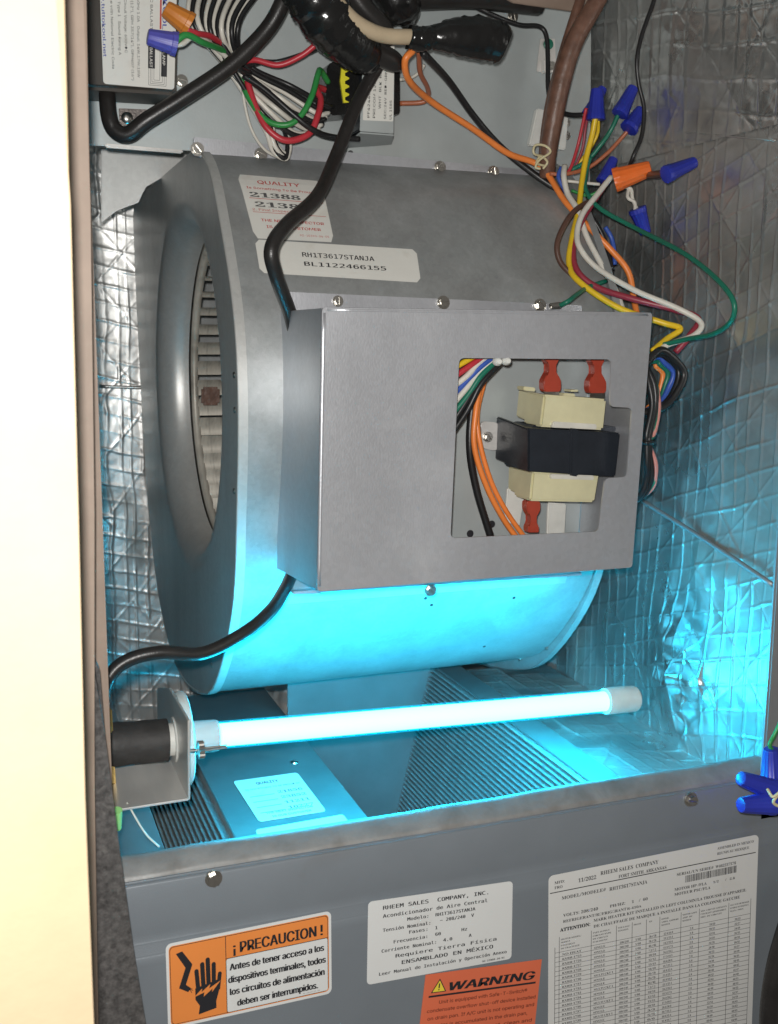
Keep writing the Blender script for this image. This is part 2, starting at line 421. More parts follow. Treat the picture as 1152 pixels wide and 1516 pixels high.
foil('foil_liner', (.19, YB, -.25), (1, 0, 0), (0, 0, 1), .25, .6, (0, -1, 0), 'foil_clean', cab, .0025, 41, .013, .019, .12, .003, .0006)
tube('tape_seam', [seamA-A((.002, 0, 0)), seamB-A((.002, 0, 0))], .0007, 'foil', cab, 6)
tube('tie_rod', [at(1144, 866, X=XR-.0065), at(1050, 803, X=XR-.0065), at(944, 737, X=XR-.0065)], .0018, 'post', cab, 8, label='thin grey rod slanting across the right foil')
pA, pB = at(148, 572, Y=YB-.006), at(234, 575, Y=YB-.006)
tube('tape_seam', [pA, pB], .002, 'foil_clean', cab, 6)
# front posts and the rail below the opening
bm = bmesh.new()
add_prism(bm, [(XR-.009, -.001, -.5), (XR+.022, -.001, -.5), (XR+.022, .026, -.5), (XR+.016, .026, -.5), (XR+.016, .003, -.5), (XR-.009, .003, -.5)], (0, 0, 1.25))
bmesh.ops.bevel(bm, geom=list(bm.edges), offset=.0012, segments=2, affect='EDGES', clamp_overlap=True); bmobj('corner_post', bm, 'post', cab, True)
bm = bmesh.new()
add_prism(bm, [(-.013, .004, -.5), (.0115, .004, -.5), (.0115, .010, -.5), (-.005, .010, -.5), (-.005, .03, -.5), (-.013, .03, -.5)], (0, 0, 1.25))
bmesh.ops.bevel(bm, geom=list(bm.edges), offset=.0012, segments=2, affect='EDGES', clamp_overlap=True); bmobj('corner_post', bm, 'jamb', cab, True)
prof = [(.003, -.03), (.002, .0005), (.0035, .0022), (.0075, .0050), (.0115, .0074), (.0145, .0082), (.0175, .0076), (.0195, .0058), (.0200, .003), (.0200, -.03), (.0185, -.03), (.0185, .003), (.0165, .0062), (.0135, .0066), (.0085, .0042), (.0045, -.03)]
N = 40; V = []; Fc = []
for i in range(N+1):
    x = .0+(XR+.001)*i/N
    dz = .0007*vnoise(A([x]), A([0.]), .03, 5)[0]; dy = .0006*vnoise(A([x]), A([0.3]), .05, 6)[0]
    for (y, z) in prof: V.append((x, y+dy, z+dz*(z > -.01)))
n = len(prof)
for i in range(N):
    for k in range(n): Fc.append((i*n+k, (i+1)*n+k, (i+1)*n+(k+1) % n, i*n+(k+1) % n))
rail = pyd('front_rail', V, Fc, 'rail', cab, True)
try: rail.data.set_sharp_from_angle(angle=math.radians(50))
except Exception: pass
rail['label'] = 'grimy rolled metal rail along the bottom of the opening'
screw(at(1112, 1122, Y=.03)+A((0, 0, 0)), (-.35, -1, .2), cab, .4, .9)

# ================================================================== blower
XL, XBR = .1115, .395
fr = [at(293, 219, X=XL), at(308, 246, X=XL), at(321, 300, X=XL), at(345, 450, X=XL), at(353, 600, X=XL), at(351, 760, X=XL), at(345, 900, X=XL), at(323, 1000, X=XL), at(303, 1026, X=XL)]
yz = [(p[1], p[2]) for p in fr]
Zt, Zb = yz[0][1], yz[-1][1]
back = [(.36, Zb-.018), (.44, Zb-.008), (.51, Zb+.035), (.56, Zb+.12), (.585, Zb+.23), (.60, Zb+.33), (.605, Zt)]
PR = catmull([(y, z, 0) for y, z in yz+back], 10)[:, :2]
nf = len(yz)*10-9
seglen = np.r_[0, np.cumsum(np.linalg.norm(np.diff(PR, axis=0), axis=1))]
def wrap_pt(x, s, lift=0.):
    y = np.interp(s, seglen, PR[:, 0]); z = np.interp(s, seglen, PR[:, 1])
    y2 = np.interp(s+.002, seglen, PR[:, 0]); z2 = np.interp(s+.002, seglen, PR[:, 1])
    t = A((y2-y, z2-z)); t /= np.linalg.norm(t)+1e-12
    return A((x, y+t[1]*lift, z-t[0]*lift))
def wrap_hit(px, py):
    best = None
    for s in np.linspace(0, seglen[nf], 600):
        y = np.interp(s, seglen, PR[:, 0]); p = at(px, py, Y=y); e = abs(p[2]-np.interp(s, seglen, PR[:, 1]))
        if best is None or e < best[0]: best = (e, p[0], s)
    return best[1], best[2]
blo = thing('blower', 'galvanised squirrel cage blower with round side inlet, filling the cabinet', 'blower', (.25, .35, Zb))
V = []; Fc = []; m = len(PR); NX = 12
for i in range(NX+1):
    x = XL+.001+(XBR-XL-.002)*i/NX
    for y, z in PR: V.append((x, y, z))
for i in range(NX):
    for k in range(m-1): Fc.append((i*m+k, (i+1)*m+k, (i+1)*m+k+1, i*m+k+1))
wrap = pyd('housing_wrap', V, Fc, 'galv', blo, True)
# left side plate with a bell mouth inlet
cyz = A((.330, .232)); Ro, Rt = .146, .126
cyz[1] = at(281, 578, X=XL)[2]; cyz[0] = (at(235, 570, X=XL)[1]+at(326, 575, X=XL)[1])/2
def outline(off=0.):
    d = np.gradient(PR, axis=0); d /= np.linalg.norm(d, axis=1)[:, None]
    return PR+np.stack([d[:, 1], -d[:, 0]], 1)*(-off) if False else PR+np.stack([-d[:, 1]*-1, -d[:, 0]], 1)*off*0+np.stack([d[:, 1], -d[:, 0]], 1)*(-off)*0
def side_plate(name, x, nx, flange, material):
    d = np.gradient(PR, axis=0); d /= np.linalg.norm(d, axis=1)[:, None]
    c = PR.mean(0); nn = np.stack([d[:, 1], -d[:, 0]], 1)
    sgn = np.sign(((PR-c)*nn).sum(1)); nn *= sgn[:, None]
    O = PR+nn*flange
    K = 96
    th = np.linspace(0, 2*math.pi, K, endpoint=False)
    # outline resampled by angle about the inlet centre
    q = O-cyz; ang = np.unwrap(np.arctan2(q[:, 1], q[:, 0]))
    closed = np.vstack([O, O[:1]])
    ring = []
    for a in th:
        dr = A((math.cos(a), math.sin(a))); best = .0
        for i in range(len(O)):
            p, r2 = closed[i]-cyz, closed[i+1]-cyz; e = r2-p
            den = dr[0]*(-e[1])+dr[1]*e[0]
            if abs(den) < 1e-12: continue
            t_ = (p[0]*(-e[1])+p[1]*e[0])/den; u_ = (dr[0]*p[1]-dr[1]*p[0])/den
            if t_ > 0 and -1e-6 <= u_ <= 1+1e-6: best = max(best, t_)
        ring.append(cyz+dr*best)
    V = []; Fc = []
    circ = [(Ro+.010, 0), (Ro+.004, -.0004), (Ro, -.0006), (Ro-.005, .0004), (Ro-.011, .003), (Ro-.0165, .0085), (Ro-.020, .0155), (Rt, .023), (Rt, .026)]
    rings = [[(x+nx*.006, *p) for p in ring], [(x, *p) for p in ring]]
    rings += [[(x-nx*o*-1 if False else x+nx*(-o)*-1, cyz[0]+r*math.cos(a), cyz[1]+r*math.sin(a)) for a in th] for r, o in circ]
    for i, rg in enumerate(rings):
        V += rg
        if i:
            for k in range(K): Fc.append(((i-1)*K+k, (i-1)*K+(k+1) % K, i*K+(k+1) % K, i*K+k))
    o = pyd(name, V, Fc, material, blo, True)
    try: o.data.set_sharp_from_angle(angle=math.radians(40))
    except Exception: pass
    return o
side_plate('side_plate', XL, 1, .0015, 'galv_side')['label'] = 'left side plate with flared inlet ring'
side_plate('side_plate', XBR, -1, .010, 'galv')
# rolled seam beads and rivets along the front edge of the left plate
edge = [(XL+.0005, *PR[i]) for i in range(4, nf+18, 4)]
tube('seam_bead', edge, .0013, 'galv_side', blo, 6, 3)
for px_, py_ in ((353, 555), (354, 607), (353, 727), (320, 985), (290, 1020)):
    p = at(px_-6, py_, X=XL-.0005); lathe('rivet', p, (-1, 0, 0), [(0, .0022), (.0008, .0018), (.0012, .0007)], 'screw_steel', blo, 10)
for s in (.49, .53, .565, .60, .64):
    p = wrap_pt(XBR-.004, np.interp(s, (0, 1), (0, seglen[-1])), 0); 
for px_, py_ in ((884, 866), (851, 924), (812, 960), (772, 976)):
    p = at(px_, py_, X=XBR); lathe('rivet', at(px_-3, py_, X=XBR-.002), (-1, -.3, 0), [(0, .0018), (.001, .0012)], 'screw_steel', blo, 8)
# wheel
bm = bmesh.new(); Rw = .130
def blade_mesh():
    V = []; n = 5
    for i in range(n+1):
        t = i/n; r = Rw-.004-.010*t*t; a = .118*t
        for x in (0, 1): V.append((x, r*math.cos(a), r*math.sin(a)))
    me = bpy.data.meshes.new('blade'); me.from_pydata(V, [], [(2*i, 2*i+1, 2*i+3, 2*i+2) for i in range(n)]); me.materials.append(MT['blade']); me.shade_smooth(); return me
mat('blade', (.66, .62, .54), .45, .25, .12, 80, .1, 500, stain=((.2, .18, .15), 30, .5, .7, .6))
wh = bpy.data.objects.new('blower_wheel', None); COL.objects.link(wh); wh.parent = blo
wh.matrix_parent_inverse = Matrix.Translation(-wloc(blo)); wh['_base'] = [0, 0, 0]
bmsh = blade_mesh(); NB = 42; wx0, wx1 = XL+.033, XBR-.045
for k in range(NB):
    o = bpy.data.objects.new('blade', bmsh); COL.objects.link(o); o.parent = wh
    o.matrix_basis = Matrix.Translation((wx0, cyz[0], cyz[1])) @ Matrix.Rotation(2*math.pi*k/NB+.05, 4, 'X') @ Matrix.Diagonal((wx1-wx0, 1, 1, 1))
def ringx(name, x, r0, r1, wdt, material, parent):
    K = 64; V = []; Fc = []
    for i, (xx, r) in enumerate(((x, r0), (x, r1), (x+wdt, r1), (x+wdt, r0))):
        V += [(xx, cyz[0]+r*math.cos(2*math.pi*k/K), cyz[1]+r*math.sin(2*math.pi*k/K)) for k in range(K)]
    for i in range(4):
        for k in range(K): Fc.append((i*K+k, i*K+(k+1) % K, ((i+1) % 4)*K+(k+1) % K, ((i+1) % 4)*K+k))
    return pyd(name, V, Fc, material, parent, True)
ringx('wheel_rim', wx0-.005, Rw-.007, Rw+.003, .006, 'blade', wh); ringx('wheel_rim', wx1-.002, Rw-.022, Rw+.003, .008, 'blade', wh)
lathe('wheel_disc', (.25, cyz[0], cyz[1]), (1, 0, 0), [(0, .006), (0, .118), (.002, .118), (.002, .006)], 'blade', wh, 48)
lathe('motor_body', (wx0+.03, cyz[0], cyz[1]), (1, 0, 0), [(0, .01), (.002, .06), (.01, .066), (.1, .066), (.105, .01)], 'black_plastic', blo, 32)
p0 = at(313, 588, Y=.40)
solid('balance_clip', [at(299, 573, Y=.425), at(326, 573, Y=.425), at(326, 600, Y=.425), at(299, 600, Y=.425)], (0, .006, 0), 'brown_cable', blo, .002)
# top flange and outlet edge
fl0, fl1 = at(286, 205, Y=.243), at(846, 262, Y=.243)
q = [at(286, 204, Y=.244), at(846, 259, Y=.244), at(846, 282, Y=.244), at(286, 232, Y=.244)]
solid('top_flange', [p+A((0, -.004, 0)) for p in q], (0, .006, 0), 'galv_box', blo, .0005)
for i, (x, y) in enumerate(((292, 221), (386, 229), (651, 248), (730, 255))):
    screw(at(x, y, Y=.2395), (0, -1, 0), blo, [.7, 1.2, 1.5, .2][i], 1.05)
solid('lower_flange', [wrap_pt(.147, wrap_hit(520, 884)[1], .0012), wrap_pt(.37, wrap_hit(850, 860)[1], .0012), wrap_pt(.37, wrap_hit(850, 846)[1], .0012), wrap_pt(.147, wrap_hit(520, 868)[1], .0012)], (0, -.001, 0), 'galv_box', blo, 0)
for (x, y) in ((630, 886), (639, 895), (761, 885), (717, 957)):
    hx, hs = wrap_hit(x, y); a, b = wrap_pt(hx, hs, -.0004), wrap_pt(hx, hs, .0004)
    dirn = wrap_pt(hx, hs, .01)-wrap_pt(hx, hs, 0); dirn = dirn if dirn[1] < 0 else -dirn
    lathe('drill_hole', wrap_pt(hx, hs, 0)-dirn*.02, dirn, [(0, .0014), (.0006, .0012)], 'ink', blo, 10)
# stickers on the wrap
def wrapmap(TL, TR, BR, BL, W, H):
    c = [wrap_hit(*q) for q in (TL, TR, BR, BL)]
    sg = -1 if (wrap_pt(.2, c[0][1], .01)[1] > wrap_pt(.2, c[0][1], 0)[1]) else 1
    def f(x, y, lift=0):
        u, v = x/W, y/H
        X_ = (c[0][0]*(1-u)+c[1][0]*u)*(1-v)+(c[3][0]*(1-u)+c[2][0]*u)*v
        s_ = (c[0][1]*(1-u)+c[1][1]*u)*(1-v)+(c[3][1]*(1-u)+c[2][1]*u)*v
        return wrap_pt(X_, s_, sg*(.0003+lift*.00015))
    return f
mf = wrapmap((350, 258), (474, 269), (495, 360), (377, 353), 125, 95)
st = sticker('inspection_sticker', mf, 125, 95, 'paper', blo, 5, 'white inspection sticker with red print and stamped digits', 10)
P = Print(mf)
P.text('QUALITY', 27, 15, 8, 63, 'ink_red', 'sans', .02)
P.text('Is Something To Be Proud Of', 8, 24, 4.5, 112, 'ink_red', 'sans', .01)
P.text('21388', 10, 36, 10, 76, 'ink_stamp', 'serif', .02); P.text('21388', 14, 50, 10.5, 84, 'ink_stamp', 'serif', .01)
P.line(8, 38, 120, 38, .7, 'ink_red'); P.text('2. Final Inspection', 8, 56, 4.5, 70, 'ink_red', 'sans'); P.line(8, 58, 120, 58, .6, 'ink_red')
P.text('THE NEXT INSPECTOR', 17, 71, 5.2, 97, 'ink_red', 'sans', .02); P.text('IS OUR CUSTOMER', 23, 80, 5.2, 84, 'ink_red', 'sans', .02)
P.text('92-10390-04-05', 72, 89, 3.6, 46, 'ink_red', 'sans'); P.build(st)
mf = wrapmap((377, 355), (616, 370), (623, 418), (385, 404), 240, 49)
st = sticker('serial_sticker', mf, 240, 49, 'paper', blo, 6, 'long white sticker with two lines of black letters', 8)
P = Print(mf); P.text('RH1T3617STANJA', 65, 22, 9, 107, 'ink', 'mono', .012); P.text('BL1122466155', 66, 35, 8, 122, 'ink', 'mono', .02); P.build(st)
# mounting rail beside the inlet, top left
solid('mounting_bracket', [at(150, 219, Y=.42), at(290, 228, Y=.42), at(285, 250, Y=.42), at(240, 262, Y=.42), at(216, 276, Y=.42), at(205, 300, Y=.42), at(172, 312, Y=.42), at(150, 330, Y=.42)], (0, .002, 0), 'galv_side', blo, .0004)

# ================================================================== upper control plate
up = thing('control_plate', 'grey sheet metal plate above the blower that carries the wiring', 'metal plate', (.2, .25, .42))
yp = .248
solid('plate', [at(120, 214, Y=yp), at(300, 224, Y=yp), at(846, 272, Y=yp), at(874, 272, Y=yp), at(877, -120, Y=yp), at(100, -120, Y=yp)], (0, .002, 0), 'galv_plate', up, .0006)
solid('bent_lip', [at(156, 212, Y=yp-.003), at(272, 222, Y=yp-.003), at(270, 227, Y=yp-.003), at(156, 218, Y=yp-.003)], (0, .004, 0), 'steel', up, .0008)
for i, (x, y) in enumerate(((269, 120), (759, 25), (838, 182), (838, 201))): screw(at(x, y, Y=yp-.0005), (0, -1, 0), up, [1.5, .3, .6, .9][i], .95 if i < 2 else .8)
solid('ground_lug', [at(806, 86, Y=yp-.008), at(826, 86, Y=yp-.008), at(826, 107, Y=yp-.008), at(806, 107, Y=yp-.008)], (0, .008, 0), 'steel', up, .0012)
solid('lug_foot', [at(801, 57, Y=yp-.002), at(822, 57, Y=yp-.002), at(824, 106, Y=yp-.002), at(795, 106, Y=yp-.002)], (0, .002, 0), 'steel', up, .0004)
lathe('lug_screw', at(811, 66, Y=yp-.0025), (0, -1, 0), [(0, .004), (.002, .004), (.0025, .003)], 'w_dgreen', up, 16)
lathe('lug_screw', at(817, 97, Y=yp-.0085), (0, -1, 0), [(0, .0033), (.001, .003)], 'screw_steel', up, 14)
solid('terminal_block', [at(796, 160, Y=yp-.006), at(842, 172, Y=yp-.006), at(838, 222, Y=yp-.006), at(784, 215, Y=yp-.006)], (0, .006, 0), 'white_plastic', up, .001)
solid('top_brown_strip', [at(700, -30, Y=.2), at(880, -30, Y=.2), at(872, 20, Y=.22), at(760, 4, Y=.2)], (0, .002, 0), 'jamb', up, .0004)  # thin dark brown strip across the top right of the plate

# ================================================================== lower access panel
pan = thing('access_panel', 'grey painted lower access panel with four stickers', 'access panel', (.22, 0, -.3))
prof = [(.0, -.0004), (-.001, -.0020), (-.001, -.030), (-.0012, -.036), (-.0045, -.042), (-.0050, -.048), (-.0050, -.34), (.004, -.34), (.004, -.0004)]
x0, x1 = .0005, XR+.012
V = [(x, y, z) for x in (x0, x1) for y, z in prof]; n = len(prof)
Fc = [(k, n+k, n+(k+1) % n, (k+1) % n) for k in range(n)]+[tuple(range(n))[::-1], tuple(range(n, 2*n))]
bm = bmesh.new(); vs = [bm.verts.new(v) for v in V]
for f in Fc: bm.faces.new([vs[i] for i in f])
bmesh.ops.bevel(bm, geom=[e for e in bm.edges if abs(e.verts[0].co.x-e.verts[1].co.x) < 1e-6 and e.verts[0].co.x > .4], offset=.003, segments=3, affect='EDGES', clamp_overlap=True)
bmesh.ops.bevel(bm, geom=[e for e in bm.edges if abs(e.verts[0].co.x-e.verts[1].co.x) > .1], offset=.0012, segments=3, affect='EDGES', clamp_overlap=True)
bmobj('panel_face', bm, 'panel_paint', pan, True)
for i, (x, y) in enumerate(((316, 1300), (1022, 1183))): screw(at(x, y, Y=-.0012), (0, -1, 0), pan, .3+i, 1.05)
yl = -.0052
# -- PRECAUCION
W, H = 245, 120
mf = flatmap([at(x, y, Y=yl) for x, y in ((245, 1398), (490, 1348), (491, 1470), (249, 1524))], W, H)
st = sticker('caution_sticker', mf, W, H, 'paper_gloss', pan, 8, 'orange and white caution sticker with a black hand pictogram')
P = Print(mf)
P.rect(4, 4, 241, 116, 'orange_print', .3, 6); P.rect(5.2, 5.2, 239.8, 114.8, 'ink', .5, 5.4); P.rect(6, 6, 239, 114, 'orange_print', .7, 5)
P.rect(86, 38, 239, 114, 'paper_gloss', .9, 3); P.line(85.5, 6, 85.5, 114, 1, 'ink'); P.line(86, 37.5, 239, 37.5, 1, 'ink')
P.text('¡ PRECAUCION !', 97, 32, 21, 134, 'ink', 'sans', .028)
for k, (s_, w_) in enumerate((('Antes de tener acceso a los', 142), ('dispositivos terminales, todos', 147), ('los circuitos de alimentación', 143), ('deben ser interrumpidos.', 122))):
    P.text(s_, 162, 55+k*17.6, 13, w_, 'ink', 'sans', .036, align='c')
P.text('92-22069-01-02', 200, 112, 2.2, 26, 'ink_soft', 'sans')
# hand struck by a cable
P.poly([(44, 108), (46, 96), (40, 86), (40, 70), (72, 64), (75, 78), (70, 94), (70, 104)], 'ink', 1.)
def finger(x0, y0, x1, y1, wd):
    d = A((x1-x0, y1-y0)); L = np.linalg.norm(d); d /= L; n = A((-d[1], d[0])); p = A((x0, y0)); q2 = A((x1, y1)); pts = [p-n*wd, q2-n*wd]
    pts += [q2+wd*(-n*math.cos(a)+d*math.sin(a)) for a in np.linspace(.3, math.pi-.3, 5)]
    P.poly(pts+[q2+n*wd, p+n*wd], 'ink', 1.1)
for fx in ((44.5, 74, 42.5, 46, 3.1), (52, 72, 51, 38, 3.2), (59.5, 70, 59, 33, 3.2), (67, 68, 67.5, 41, 3.1), (73, 78, 76, 56, 2.9)): finger(*fx)
P.poly([(38, 82), (50, 72), (49, 77), (62, 68), (60, 74), (77, 66), (64, 80), (65, 75), (52, 84), (53, 78)], 'orange_print', 1.3)
P.poly([(14, 16), (23, 14), (37, 35), (27, 62), (34, 68), (30, 73), (17, 65), (27, 38)], 'ink', 1.)
for dx, dy in ((4, -2), (5, 1), (3, 4)): P.line(32, 69, 32+dx, 71+dy, .8, 'ink')
P.build(st)
# -- Spanish data sticker
W, H = 213, 118
mf = flatmap([at(x, y, Y=yl) for x, y in ((545, 1335), (759, 1304), (757, 1419), (543, 1458))], W, H)
st = sticker('spanish_data_sticker', mf, W, H, 'paper_gloss', pan, 6, 'white sticker with typed Spanish data lines')
P = Print(mf)
for s_, x, y, w_, sz in (('RHEEM SALES  COMPANY, INC.', 21, 14, 154, 6.4), ('Acondicionador de Aire Central', 21, 25.5, 153, 5.8), ('Modelo:', 56, 35, 30, 5.4), ('RH1T3617STANJA', 97, 35, 59, 5.4),
        ('Tensión Nominal:', 21, 45.5, 68, 5.4), ('~ 208/240  V', 104, 44, 50, 5.4), ('Fases:', 59, 54, 26, 5.4), ('1', 97, 54, 3, 5.4), ('Frecuencia:', 37, 64.5, 48, 5.4), ('60', 97, 63.5, 8, 5.4), ('Hz', 136, 63, 8, 5.4),
        ('Corriente Nominal:', 20, 75, 78, 5.4), ('4.0', 109, 74, 13, 5.4), ('A', 147, 73.5, 4, 5.4), ('Requiere Tierra Física', 40, 85.5, 149, 5.8), ('ENSAMBLADO EN MÉXICO', 49, 96.5, 135, 6.2),
        ('Leer Manual de Instalación y Operación Anexo', 17, 107.5, 188, 5.2), ('92-22060-20-01', 168, 115, 34, 2.8)):
    P.text(s_, x, y, sz*1.18, w_, 'ink', 'mono', .02)
P.build(st)
# -- WARNING
W, H = 172, 150
mf = flatmap([at(x, y, Y=yl) for x, y in ((630, 1443), (802, 1420), (786, 1570), (612, 1595))], W, H)
st = sticker('warning_sticker', mf, W, H, 'warn_orange', pan, 0, 'red orange warning sticker with a yellow triangle')
P = Print(mf)
P.text('WARNING', 37, 27.5, 17, 126, 'ink', 'sans', .045, .18)
P.rect(8, 31.5, 166, 34.3, 'ink')
P.poly([(10.5, 28), (32.5, 28), (21.5, 8)], 'ink', .6); P.poly([(12.6, 26.8), (30.4, 26.8), (21.5, 10.6)], 'warn_yellow', .9)
P.rect(20.6, 15, 22.4, 22, 'ink', 1.2); P.rect(20.6, 23.3, 22.4, 25, 'ink', 1.2)
for k, (s_, x, w_) in enumerate((('Unit is equipped with Safe-T-Switch®', 24, 130), ('condensate overflow shut-off device installed', 8, 160), ('on drain pan. If A/C unit is not operating and', 10, 157), ('water is accumulated in the drain pan,', 20, 138), ('immediately inspect, clean and', 30, 136), ('flush drain line before restarting', 20, 130))):
    P.text(s_, x, 45+k*11.3, 7, w_, 'ink_brown', 'sans', .008)
P.build(st)
# -- rating plate
W, H = 310, 303
mf = flatmap([at(x, y, Y=yl) for x, y in ((812, 1297), (1123, 1235), (1112, 1540), (811, 1603))], W, H)
st = sticker('rating_plate', mf, W, H, 'paper_grey', pan, 7, 'large white rating plate with a ruled table')
P = Print(mf)
for s_, x, y, w_, sz, b in (('MFD:', 8, 13, 14, 5, 0), ('FRO', 8, 20, 11, 5, 0), ('11/2022', 41, 17, 25, 7, 0), ('RHEEM SALES  COMPANY', 72, 13, 84, 7, 0), ('FORT SMITH, ARKANSAS', 98, 22.5, 70, 6, 0), ('ASSEMBLED IN MEXICO', 245, 10, 57, 4.6, 0), ('REUNIS AU MEXIQUE', 245, 17.5, 50, 4.6, 0),
        ('MODEL/MODELE#', 18, 37, 62, 6, 0), ('RH1T3617STANJA', 85, 38, 55, 6.4, 0), ('SERIAL/UN SERIE#', 184, 36, 56, 5, 0), ('W462237578', 243, 36, 32, 5, 0), ('MOTOR HP /FLA', 181, 57, 49, 5, 0), ('1/2      /   2.8', 240, 57, 34, 4, 0), ('MOTEUR PSC/FLA', 181, 64, 55, 5, 0),
        ('VOLTS: 208/240', 20, 62, 49, 5.4, 0), ('PH/HZ:     1    /  60', 86, 62, 55, 5, 0), ('REFRIGERANT/RÉFRIGÉRANT', 20, 70.5, 90, 5, 0), ('R-410A', 111, 70.5, 21, 4.2, 0), ('ATTENTION:', 16, 82.5, 42, 6.4, .015),
        ("MARK HEATER KIT INSTALLED IN LEFT COLUMN/LA TROUSSE D'APPAREIL", 63, 78, 230, 5.2, 0), ('DE CHAUFFAGE DE MARQUE A INSTALLE DANS LA COLONNE GAUCHE', 63, 86.5, 220, 5.2, 0)):
    P.text(s_, x, y, sz*1.2, w_, 'ink', 'serif', b)
P.rect(2, 24.2, 306, 25.4, 'ink')
x = 197
while x < 277:
    bw = random.choice((.5, .8, 1.3)); P.rect(x, 38, x+bw, 48, 'ink'); x += bw+random.choice((.5, .8, 1.1))
cols = [9, 15, 60, 96, 119, 140, 160, 192, 220, 266, 301]; yt, y0 = 90, 112
for c in cols: P.rect(c-.3, yt if c > 10 else y0-8, c+.3, 300, 'ink', .8)
for k in range(28): P.rect(9, y0+k*6.8-.25, 301, y0+k*6.8+.25, 'ink_soft', .8)
for c, L in ((17, ('HEATER MODEL/', 'MODELE', "D'ELEMENT", 'DE CHAUFFAGE')), (62, ('TYPE SUPPLY', 'CIRCUIT/TYPE', 'DE CIRCUIT', "D'ALIMENT.")), (98, ('VOLTAGE/', 'TENSION')), (121, ('PHASE',)), (144, ('KW',)), (162, ('MOTOR', 'AMPS, AMPERE', 'MOTEUR')), (194, ('MOTOR AMPS', 'AMP. DU', 'MOTEUR')), (222, ('MIN. CIRCUIT AMPACITY', 'COURANT ADMISSIBLE', 'MIN. DU CIRCUIT')), (268, ('MAX. FUSE OR BREAKER', 'FUSIBLE OU DISJONCT.', 'MAX./ MIN.'))):
    for k, s_ in enumerate(L):
        cw = [b for b in cols if b > c][0]-c-3; P.text(s_, c, 95+k*4.4, 3.2, min(cw, 2.2*len(s_)), 'ink', 'serif')
for k in range(24):
    y = y0+5.4+k*6.8; kw = ('3', '5', '6', '7.2', '10', '12', '15', '18')[k % 8]
    for c, s_, w_ in ((19, 'NO HEAT' if k == 0 else 'RXBH-%d' % (1724+k), 27), (64, 'SINGLE' if k < 4 or k % 3 else 'MULTI CKT %d' % (k % 3+1), 16 if (k < 4 or k % 3) else 28), (101, '208/240', 13), (124, '1/60', 8), (144, kw+'/'+kw, 11), (166, '%d.%d/%d.%d' % (12+k, k % 10, 14+k, (k*3) % 10), 14), (206, '2.8', 5), (236, '%d/%d' % (18+k*2, 20+k*2), 9), (276, '%d/%d' % (20+k*2, 25+k*2), 9)):
        P.text(s_, c, y, 4.4, w_, 'ink', 'serif')
P.build(st)

# ================================================================== control box
YF = .05
cb = thing('control_box', 'brushed grey control box with a square cut out in its front', 'control box', (.25, .1, .13))
TLb, TRb, BRb, BLb = at(477, 455, Y=YF), at(966, 463, Y=YF), at(936, 840, Y=YF), at(470, 876, Y=YF)
hole_px = [(680, 530), (905, 532), (903, 602), (936, 604), (928, 706), (896, 708), (886, 787), (667, 797)]
def round_poly(pts, r, n=4):
    out = []; pts = [A(p) for p in pts]; N_ = len(pts)
    for i in range(N_):
        p, a, b = pts[i], pts[i-1], pts[(i+1) % N_]
        da, db = (a-p)/np.linalg.norm(a-p), (b-p)/np.linalg.norm(b-p)
        for k in range(n+1):
            t_ = k/n; out.append((1-t_)**2*(p+da*r)+2*t_*(1-t_)*p+t_*t_*(p+db*r))
    return out
from mathutils.geometry import delaunay_2d_cdt
def holed_plate(name, outer, hole, thick, material, parent):
    """plate in an x-z plane with a cut-out"""
    y = outer[0][1]
    pts = [Vector((p[0], p[2])) for p in outer]+[Vector((p[0], p[2])) for p in hole]
    no, nh = len(outer), len(hole)
    # gentle grid of extra points keeps the sheet smooth
    r = delaunay_2d_cdt(pts, [], [list(range(no)), list(range(no, no+nh))], 0, 1e-7)
    vv, ff = r[0], r[2]
    hp = [Vector((p[0], p[2])) for p in hole]
    def inside(c):
        k = False
        for i in range(nh):
            a, b = hp[i], hp[i-1]
            if (a.y > c.y) != (b.y > c.y) and c.x < (b.x-a.x)*(c.y-a.y)/(b.y-a.y)+a.x: k = not k
        return k
    bm = bmesh.new()
    fv = [bm.verts.new((v.x, y, v.y)) for v in vv]; bv = [bm.verts.new((v.x, y+thick, v.y)) for v in vv]
    keep = [f for f in ff if not inside(sum((vv[i] for i in f), Vector((0, 0)))/len(f))]
    cnt = {}
    for f in keep:
        bm.faces.new([fv[i] for i in f]); bm.faces.new([bv[i] for i in f][::-1])
        for i in range(len(f)): cnt.setdefault(frozenset((f[i], f[(i+1) % len(f)])), []).append((f[i], f[(i+1) % len(f)]))
    for e, L in cnt.items():
        if len(L) == 1: a, b = L[0]; bm.faces.new((fv[b], fv[a], bv[a], bv[b]))
    return bmobj(name, bm, material, parent)
outer = round_poly([TLb, TRb, BRb, BLb], .0025); hole = round_poly([at(x, y, Y=YF) for x, y in hole_px], .0035)
holed_plate('front_cover', outer, hole, .0014, 'galv_box', cb)
yb_ = .146; ybk = .118
XLb = TLb[0]
solid('left_wall', [TLb+A((.0004, .0018, -.0004)), A((TLb[0]+.0004, yb_, TLb[2]-.001)), A((BLb[0]+.0004, yb_, BLb[2]-.006)), BLb+A((.0004, .0018, .0004))], (.0012, 0, 0), 'galv_box', cb, .0003)
solid('top_wall', [TLb+A((.002, .0018, -.0006)), TRb+A((-.002, .0018, -.0006)), A((TRb[0]-.002, yb_, TRb[2]-.0006)), A((TLb[0]+.002, yb_, TLb[2]-.0006))], (0, 0, -.0012), 'galv_box', cb, 0)
solid('right_wall', [TRb+A((-.0004, .0018, -.0004)), BRb+A((-.0004, .0018, .0004)), A((BRb[0]-.0004, ybk, BRb[2])), A((TRb[0]-.0004, ybk, TRb[2]))], (-.0012, 0, 0), 'galv_box', cb, 0)
